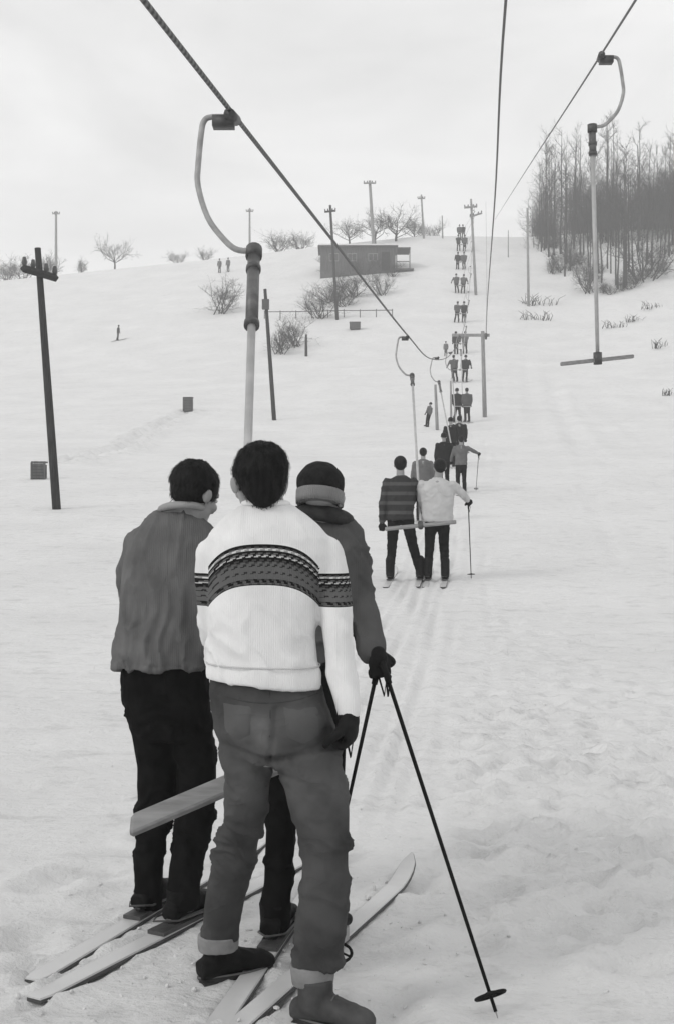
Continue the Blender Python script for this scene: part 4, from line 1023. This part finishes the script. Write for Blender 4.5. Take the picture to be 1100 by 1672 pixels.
# ------------------------------------------------------------------ the other people
def person(px, Y, H, jm, tm, label, hat='hair', yaw=0, arms=((-.24, .10, .88), (.24, .10, .88)), feet=((-.10, 0), (.10, 0)), voxel=.02, lean=0, ox=0, group=None, wide=1.0, skis=True, skilabel=None, hatm=None):
    b = on(px, Y); s = H/1.75; e = empty('person', b, 0, label, 'person', group)
    Mx = Matrix.Translation(b) @ Matrix.Rotation(yaw, 4, 'Z') @ Matrix.Rotation(lean, 4, 'Y') @ Matrix.Scale(s, 4)
    n = 16
    def ringloft(mb, L_):
        mb.rings([[Vector((cx+math.cos(a)*rx, cy+math.sin(a)*ry, z)) for a in np.linspace(0, 2*PI, n, endpoint=False)] for z, rx, ry, cx, cy in L_])
    T = [(1.46, .06, .06, 0, 0), (1.43, .12, .08, 0, 0), (1.38, .18*wide, .105, 0, 0), (1.28, .205*wide, .125, 0, 0), (1.1, .19*wide, .13, 0, 0), (.95, .185*wide, .13, 0, 0), (.84, .19*wide, .13, 0, 0)]
    j = MB(); ringloft(j, T); A = []
    for sgn, a in zip((-1, 1), arms):
        sh = Vector((sgn*.185*wide, 0, 1.36)); hd = Vector(a); mid = (sh+hd)/2+Vector((sgn*.025, -.03, -.02)); A.append((sh, mid, hd)); j.limb([sh, mid, sh.lerp(hd, .5)*0+mid.lerp(hd, .85)], [.068, .058, .046], 10)
    j.xf(Mx); place(fuse(j, voxel*s, 3, folds(.012*s, int(px), (6, 6, 9))), 'jumper', jm, e)
    t = MB(); t.limb([(0, 0, .93), (0, 0, .88)], [.115, .11]); 
    for sgn, f in zip((-1, 1), feet):
        t.limb([(sgn*.088, 0, .90), (sgn*.09+(f[0]-sgn*.09)*.45, .03, .50), (f[0], f[1], .14)], [.100, .072, .056], 10)
    t.xf(Mx); place(fuse(t, voxel*s, 2, folds(.008*s, int(px)+1, (6, 6, 12))), 'trousers', tm, e)
    bd = MB(); hM = Matrix.Translation((ox, .02, 1.600)); head_parts(bd, hM); bd.limb([(0, 0, 1.40), (ox, .01, 1.60)], [.06, .052]); bd.limb([(0, 0, 1.35), (0, 0, .9)], [.11, .11])
    for sgn, (sh, mid, hd), f in zip((-1, 1), A, feet):
        bd.limb([sh, mid, hd], [.045, .04, .028], 8); bd.limb([(sgn*.085, 0, .9), (sgn*.09+(f[0]-sgn*.09)*.45, .03, .5), (f[0], f[1], .1)], [.08, .055, .04], 8)
    bd.xf(Mx); place(fuse(bd, min(voxel, .018)*s, 1), 'body', skin, e)
    for sgn, (sh, mid, hd) in zip((-1, 1), A):
        g_ = MB(); hand(g_, frame(hd, hd-mid, (0, 1, 0)), .9, 1.25, -sgn); g_.xf(Mx); place(fuse(g_, .008 if Y < 40 else .014, 1), 'glove', glovem, e)
    if hat == 'hair':
        h_ = MB(); h_.ell((0, -.018, .034), (.09, .104, .096)); h_.ell((0, -.05, -.01), (.072, .06, .065)); h_.xf(Mx @ hM); h_.build('hair', hatm or hairm, e)
    else:
        h_ = MB(); h_.ell((0, -.014, .045), (.094, .112, .09)); h_.xf(Mx @ hM); o = h_.build('knitted_hat', hatm or hairm, e)
        h_ = MB(); h_.tube([(math.cos(a)*.088, -.014+math.sin(a)*.106, .01) for a in np.linspace(0, 2*PI, 21)], .016, 6, False); h_.xf(Mx @ hM); h_.build('hat_band', MT.get('black_wool'), o, origin=e.location)
    for sgn, f in zip((-1, 1), feet):
        fw = Mx @ Vector((f[0], f[1]-.09, 0)); fw.z = gz(fw.x, fw.y)+.03; fwd = (Mx.to_3x3() @ Vector((0, 1, 0)))
        k = MB(); k.limb([(f[0], f[1], .30), (f[0], f[1], .10)], [.066, .062], 10); k.limb([(f[0], f[1]-.03, .085), (f[0], f[1]+.17, .075)], [.055, .042], 10); k.xf(Mx)
        place(fuse(k, .012*s if Y < 30 else .02*s, 1), 'boot', leather, e)
        if skis:
            wf = Mx @ Vector((f[0], f[1]+.05, 0)); ski((wf.x, wf.y), fwd.x/fwd.y+.1215, .75*s, 1.05*s, (skilabel or 'ski')+(', left one' if sgn < 0 else ', right one'))
    return e, Mx
def C2(k): return MT[k]
midwool = knit('mid_grey_wool', .14, .2)
# the pair on the second bar
person(653, 16.7, 1.74, hoopknit, blackcloth, 'person in a dark hooped jumper, left of the towed pair', 'hair', 0, ((-.25, .02, .80), (.17, .30, 1.05)), ((-.14, 0), (.27, .05)), .013, skilabel='pale ski under the hooped jumper of the towed pair')
e_, Mp = person(713, 16.7, 1.70, paleknit, blackcloth, 'person in a pale jumper and black trousers, right of the towed pair', 'hair', 0, ((-.17, .22, 1.0), (.44, .12, 1.14)), ((-.13, 0), (.11, .0)), .013, wide=1.22, ox=.04, skilabel='pale ski under the pale jumper of the towed pair')
hp_ = Mp @ Vector((.45, .14, 1.10)); skipole(hp_, Vector((hp_.x+.03, hp_.y-.1, gz(hp_.x, hp_.y)+.02)), 'thin ski pole held out by the person in the pale jumper')
grp = None
person(690, 24.5, 1.50, midwool, blackcloth, 'small dark-haired person half hidden right behind the towed pair', 'hair', 0, skilabel='ski of the small person behind the towed pair')
person(724, 30, 1.44, C2('black_wool'), blackcloth, 'person in black just above the pale-jumpered one', 'hat', 0, wide=1.05, skilabel='ski of the person in black above the pale jumper')
e_, Mp = person(752, 29.5, 1.40, midwool, blackcloth, 'person in grey with one arm held out, right of the person in black', 'hair', 0, ((-.3, .1, .95), (.52, .1, 1.20)), skilabel='ski of the person in grey holding an arm out')
hp_ = Mp @ Vector((.54, .12, 1.16)); skipole(hp_, Vector((hp_.x-.1, hp_.y-.3, gz(hp_.x, hp_.y)+.02)), 'ski pole held by the grey-clad person with one arm out')
person(735, 36, 1.50, C2('black_wool'), blackcloth, 'left one of the dark-clad skiers in the queue above the person in black', 'hat', 0, skilabel='ski of the left dark-clad queue skier')
person(749, 37.5, 1.50, C2('black_wool'), M_('grey_trousers', .09), 'right one of the dark-clad skiers above, in grey trousers', 'hair', 0, wide=1.1, skilabel='ski of the dark-clad queue skier in grey trousers')
person(696, 58, 1.25, midwool, blackcloth, 'small skier standing alone left of the lift line, leaning', 'hat', .8, lean=.25, skis=False)
person(727, 91, 1.15, midwool, C2('grey_trousers'), 'tiny grey figure standing left of the towed pairs high on the slope', 'hair', 0, skis=False, voxel=.03)
lv = [(60, 747, 762, 1.72), (78, 742, 758, 1.76), (92, 744, 757, 1.76), (104, 745, 756, 1.85), (115, 744.5, 755, 1.88), (125, 746, 756, 1.85), (134, 748, 757, 1.88), (139.5, 749, 756, 1.7)]
nm = ['lowest', 'second lowest', 'third lowest', 'fourth lowest', 'fourth from the top', 'third from the top', 'second highest', 'topmost']
for k, (Yp, xa, xb, H) in enumerate(lv):
    ms = [(C2('black_wool'), darkknit), (darkknit, C2('black_wool')), (C2('black_wool'), greyknit), (darkknit, C2('black_wool')), (darkknit, C2('grey_trousers')), (C2('black_wool'), darkknit), (C2('black_wool'), darkknit), (darkknit, C2('black_wool'))][k]
    for x_, m_, sd_ in ((xa, ms[0], 'left'), (xb, ms[1], 'right')):
        person(x_, Yp, H, m_, blackcloth, '%s skier of the %s far towed pair on the hill' % (sd_, nm[k]), ('hair', 'hat')[(k+(sd_ == 'left')) % 2], random.uniform(-.35, .35), arms=[((-.24, .10, .88), (.24, .10, .88)), ((-.42, .1, 1.0), (.16, .25, 1.05)), ((-.18, .25, 1.1), (.38, .0, .95)), ((-.22, .2, 1.0), (.30, -.1, .84))][(k*2+(sd_ == 'left')*3+k//2) % 4], feet=[((-.10, 0), (.10, 0)), ((-.16, .1), (.12, -.08)), ((-.08, -.05), (.17, .05))][(k+(sd_ == 'left')) % 3], lean=random.uniform(-.06, .06), voxel=.03, wide=random.uniform(1.15, 1.4), group='skiers towed up the hill in pairs', skis=(k < 2), skilabel='ski of the far %s skier in the %s towed pair' % (sd_, nm[k]))
    xm = (xa+xb)/2; B = on(xm, Yp-.2)+Vector((0, 0, .8)); Cx = Vector((RX(Yp+4), Yp+4, ropez(Yp+4)))
    T = Cx+Vector((.0, -.2, -.72)); tbar(Cx, T, B, (1, 0, 0), .45, 'tow bar pulling the %s far pair on the hill' % nm[k], -1, .95)
for Yp, x_, lb in ((31, 738, 'tow bar above the group just behind the near pair'), (44, 744, 'empty-looking tow bar between the queue and the lowest far pair')):
    B = on(x_, Yp)+Vector((0, 0, .85)); Cx = Vector((RX(Yp+3.4), Yp+3.4, ropez(Yp+3.4))); tbar(Cx, Cx+Vector((0, -.2, -.7)), B, (1, 0, 0), .42, lb, -1, .95)
# lone figures on the left slope and skyline
q_ = hit(192, 556); person(192, q_.y, 1.35, C2('black_wool'), C2('grey_trousers'), 'lone skier descending the open slope at the left', 'hair', -.9, lean=.2, skis=True, voxel=.03, skilabel='ski of the lone skier on the left slope')
for x_, lb in ((359, 'left of two tiny figures on the crest beside the hoop'), (373, 'right of two tiny figures on the crest beside the hoop')):
    person(x_, 133, 1.6, midwool, C2('grey_trousers'), lb, 'hair', .5, skis=False, voxel=.035)
def crate(px, row, w_, h_, label):
    c = hit(px, row); e = empty('crate', c, .15, label, 'crate')
    e.rotation_euler = (0, 0, 0)
    q = MB(); q.box(c+Vector((0, 0, h_/2-.03)), (w_*.92, w_*.8, h_*.97)); q.build('box', M_('crate_inside', .06), e, False)
    n = 5
    for i in range(n):
        q = MB(); q.box(c+Vector((0, -w_*.42, h_*(i+.5)/n)), (w_*.98, .03, h_/n*.82)); q.build('slat', hutwood, e, False)
    for sx in (-1, 1):
        q = MB(); q.box(c+Vector((sx*w_*.48, -w_*.44, h_/2)), (.05, .05, h_+.04)); q.build('corner_post', hutwood, e, False)
    q = MB(); q.box(c+Vector((0, 0, h_+.03)), (w_*1.04, w_*.92, .04)); lid = q.build('lid', hutwood, e, False)
    return e
crate(65, 782, .36, .42, 'dark square crate standing on the snow left of the nearest pole')
crate(308, 672, .52, .72, 'small dark crate at the far end of the footprint trail')
crate(579, 538, .9, .55, 'low dark crate just below the rail fence')

# loose clods of snow kicked up by skis and boots
q = MB(); RC = random.Random(3)
for i in range(900):
    if i < 300: x_, y_ = RC.gauss(-.3, .55), RC.gauss(4.2, .5)
    elif i < 600:
        y_ = RC.uniform(4.5, 16); x_ = -.88+.1215*y_+RC.gauss(0, .28)
    else:
        y_ = RC.uniform(3.8, 12); x_ = RC.uniform(-.27, .27)*y_
    if y_ < 3.2: continue
    r = RC.choice((.003, .004, .005, .007, .009))*(1 if i < 300 else .8); z_ = float(ground(np.array([x_]), np.array([y_]))[0])
    q.ell((x_, y_, z_-r*.1), (r*RC.uniform(.8, 2.2), r*RC.uniform(.7, 1.4), r*RC.uniform(.5, 1)), Euler((RC.random(), RC.random(), RC.random()*6)).to_matrix(), 6, 4)
o = q.build('snow_clods', snow, None, False); tag(o, 'loose clods of snow scattered around the skis and along the track', kind='stuff')

# ------------------------------------------------------------------ haze
q = MB(); q.box((0, 178, 28.5), (600, 500, 68)); hz = q.build('haze', None, None, False)
hm = bpy.data.materials.new('haze'); hm.use_nodes = True; t = hm.node_tree; t.nodes.remove(t.nodes['Principled BSDF'])
pv = t.nodes.new('ShaderNodeVolumePrincipled'); pv.inputs['Color'].default_value = (1, 1, 1, 1); pv.inputs['Density'].default_value = .0019; pv.inputs['Anisotropy'].default_value = .3
t.links.new(pv.outputs[0], t.nodes['Material Output'].inputs['Volume']); hz.data.materials.append(hm); tag(hz, 'thin winter haze over the slope', kind='stuff')
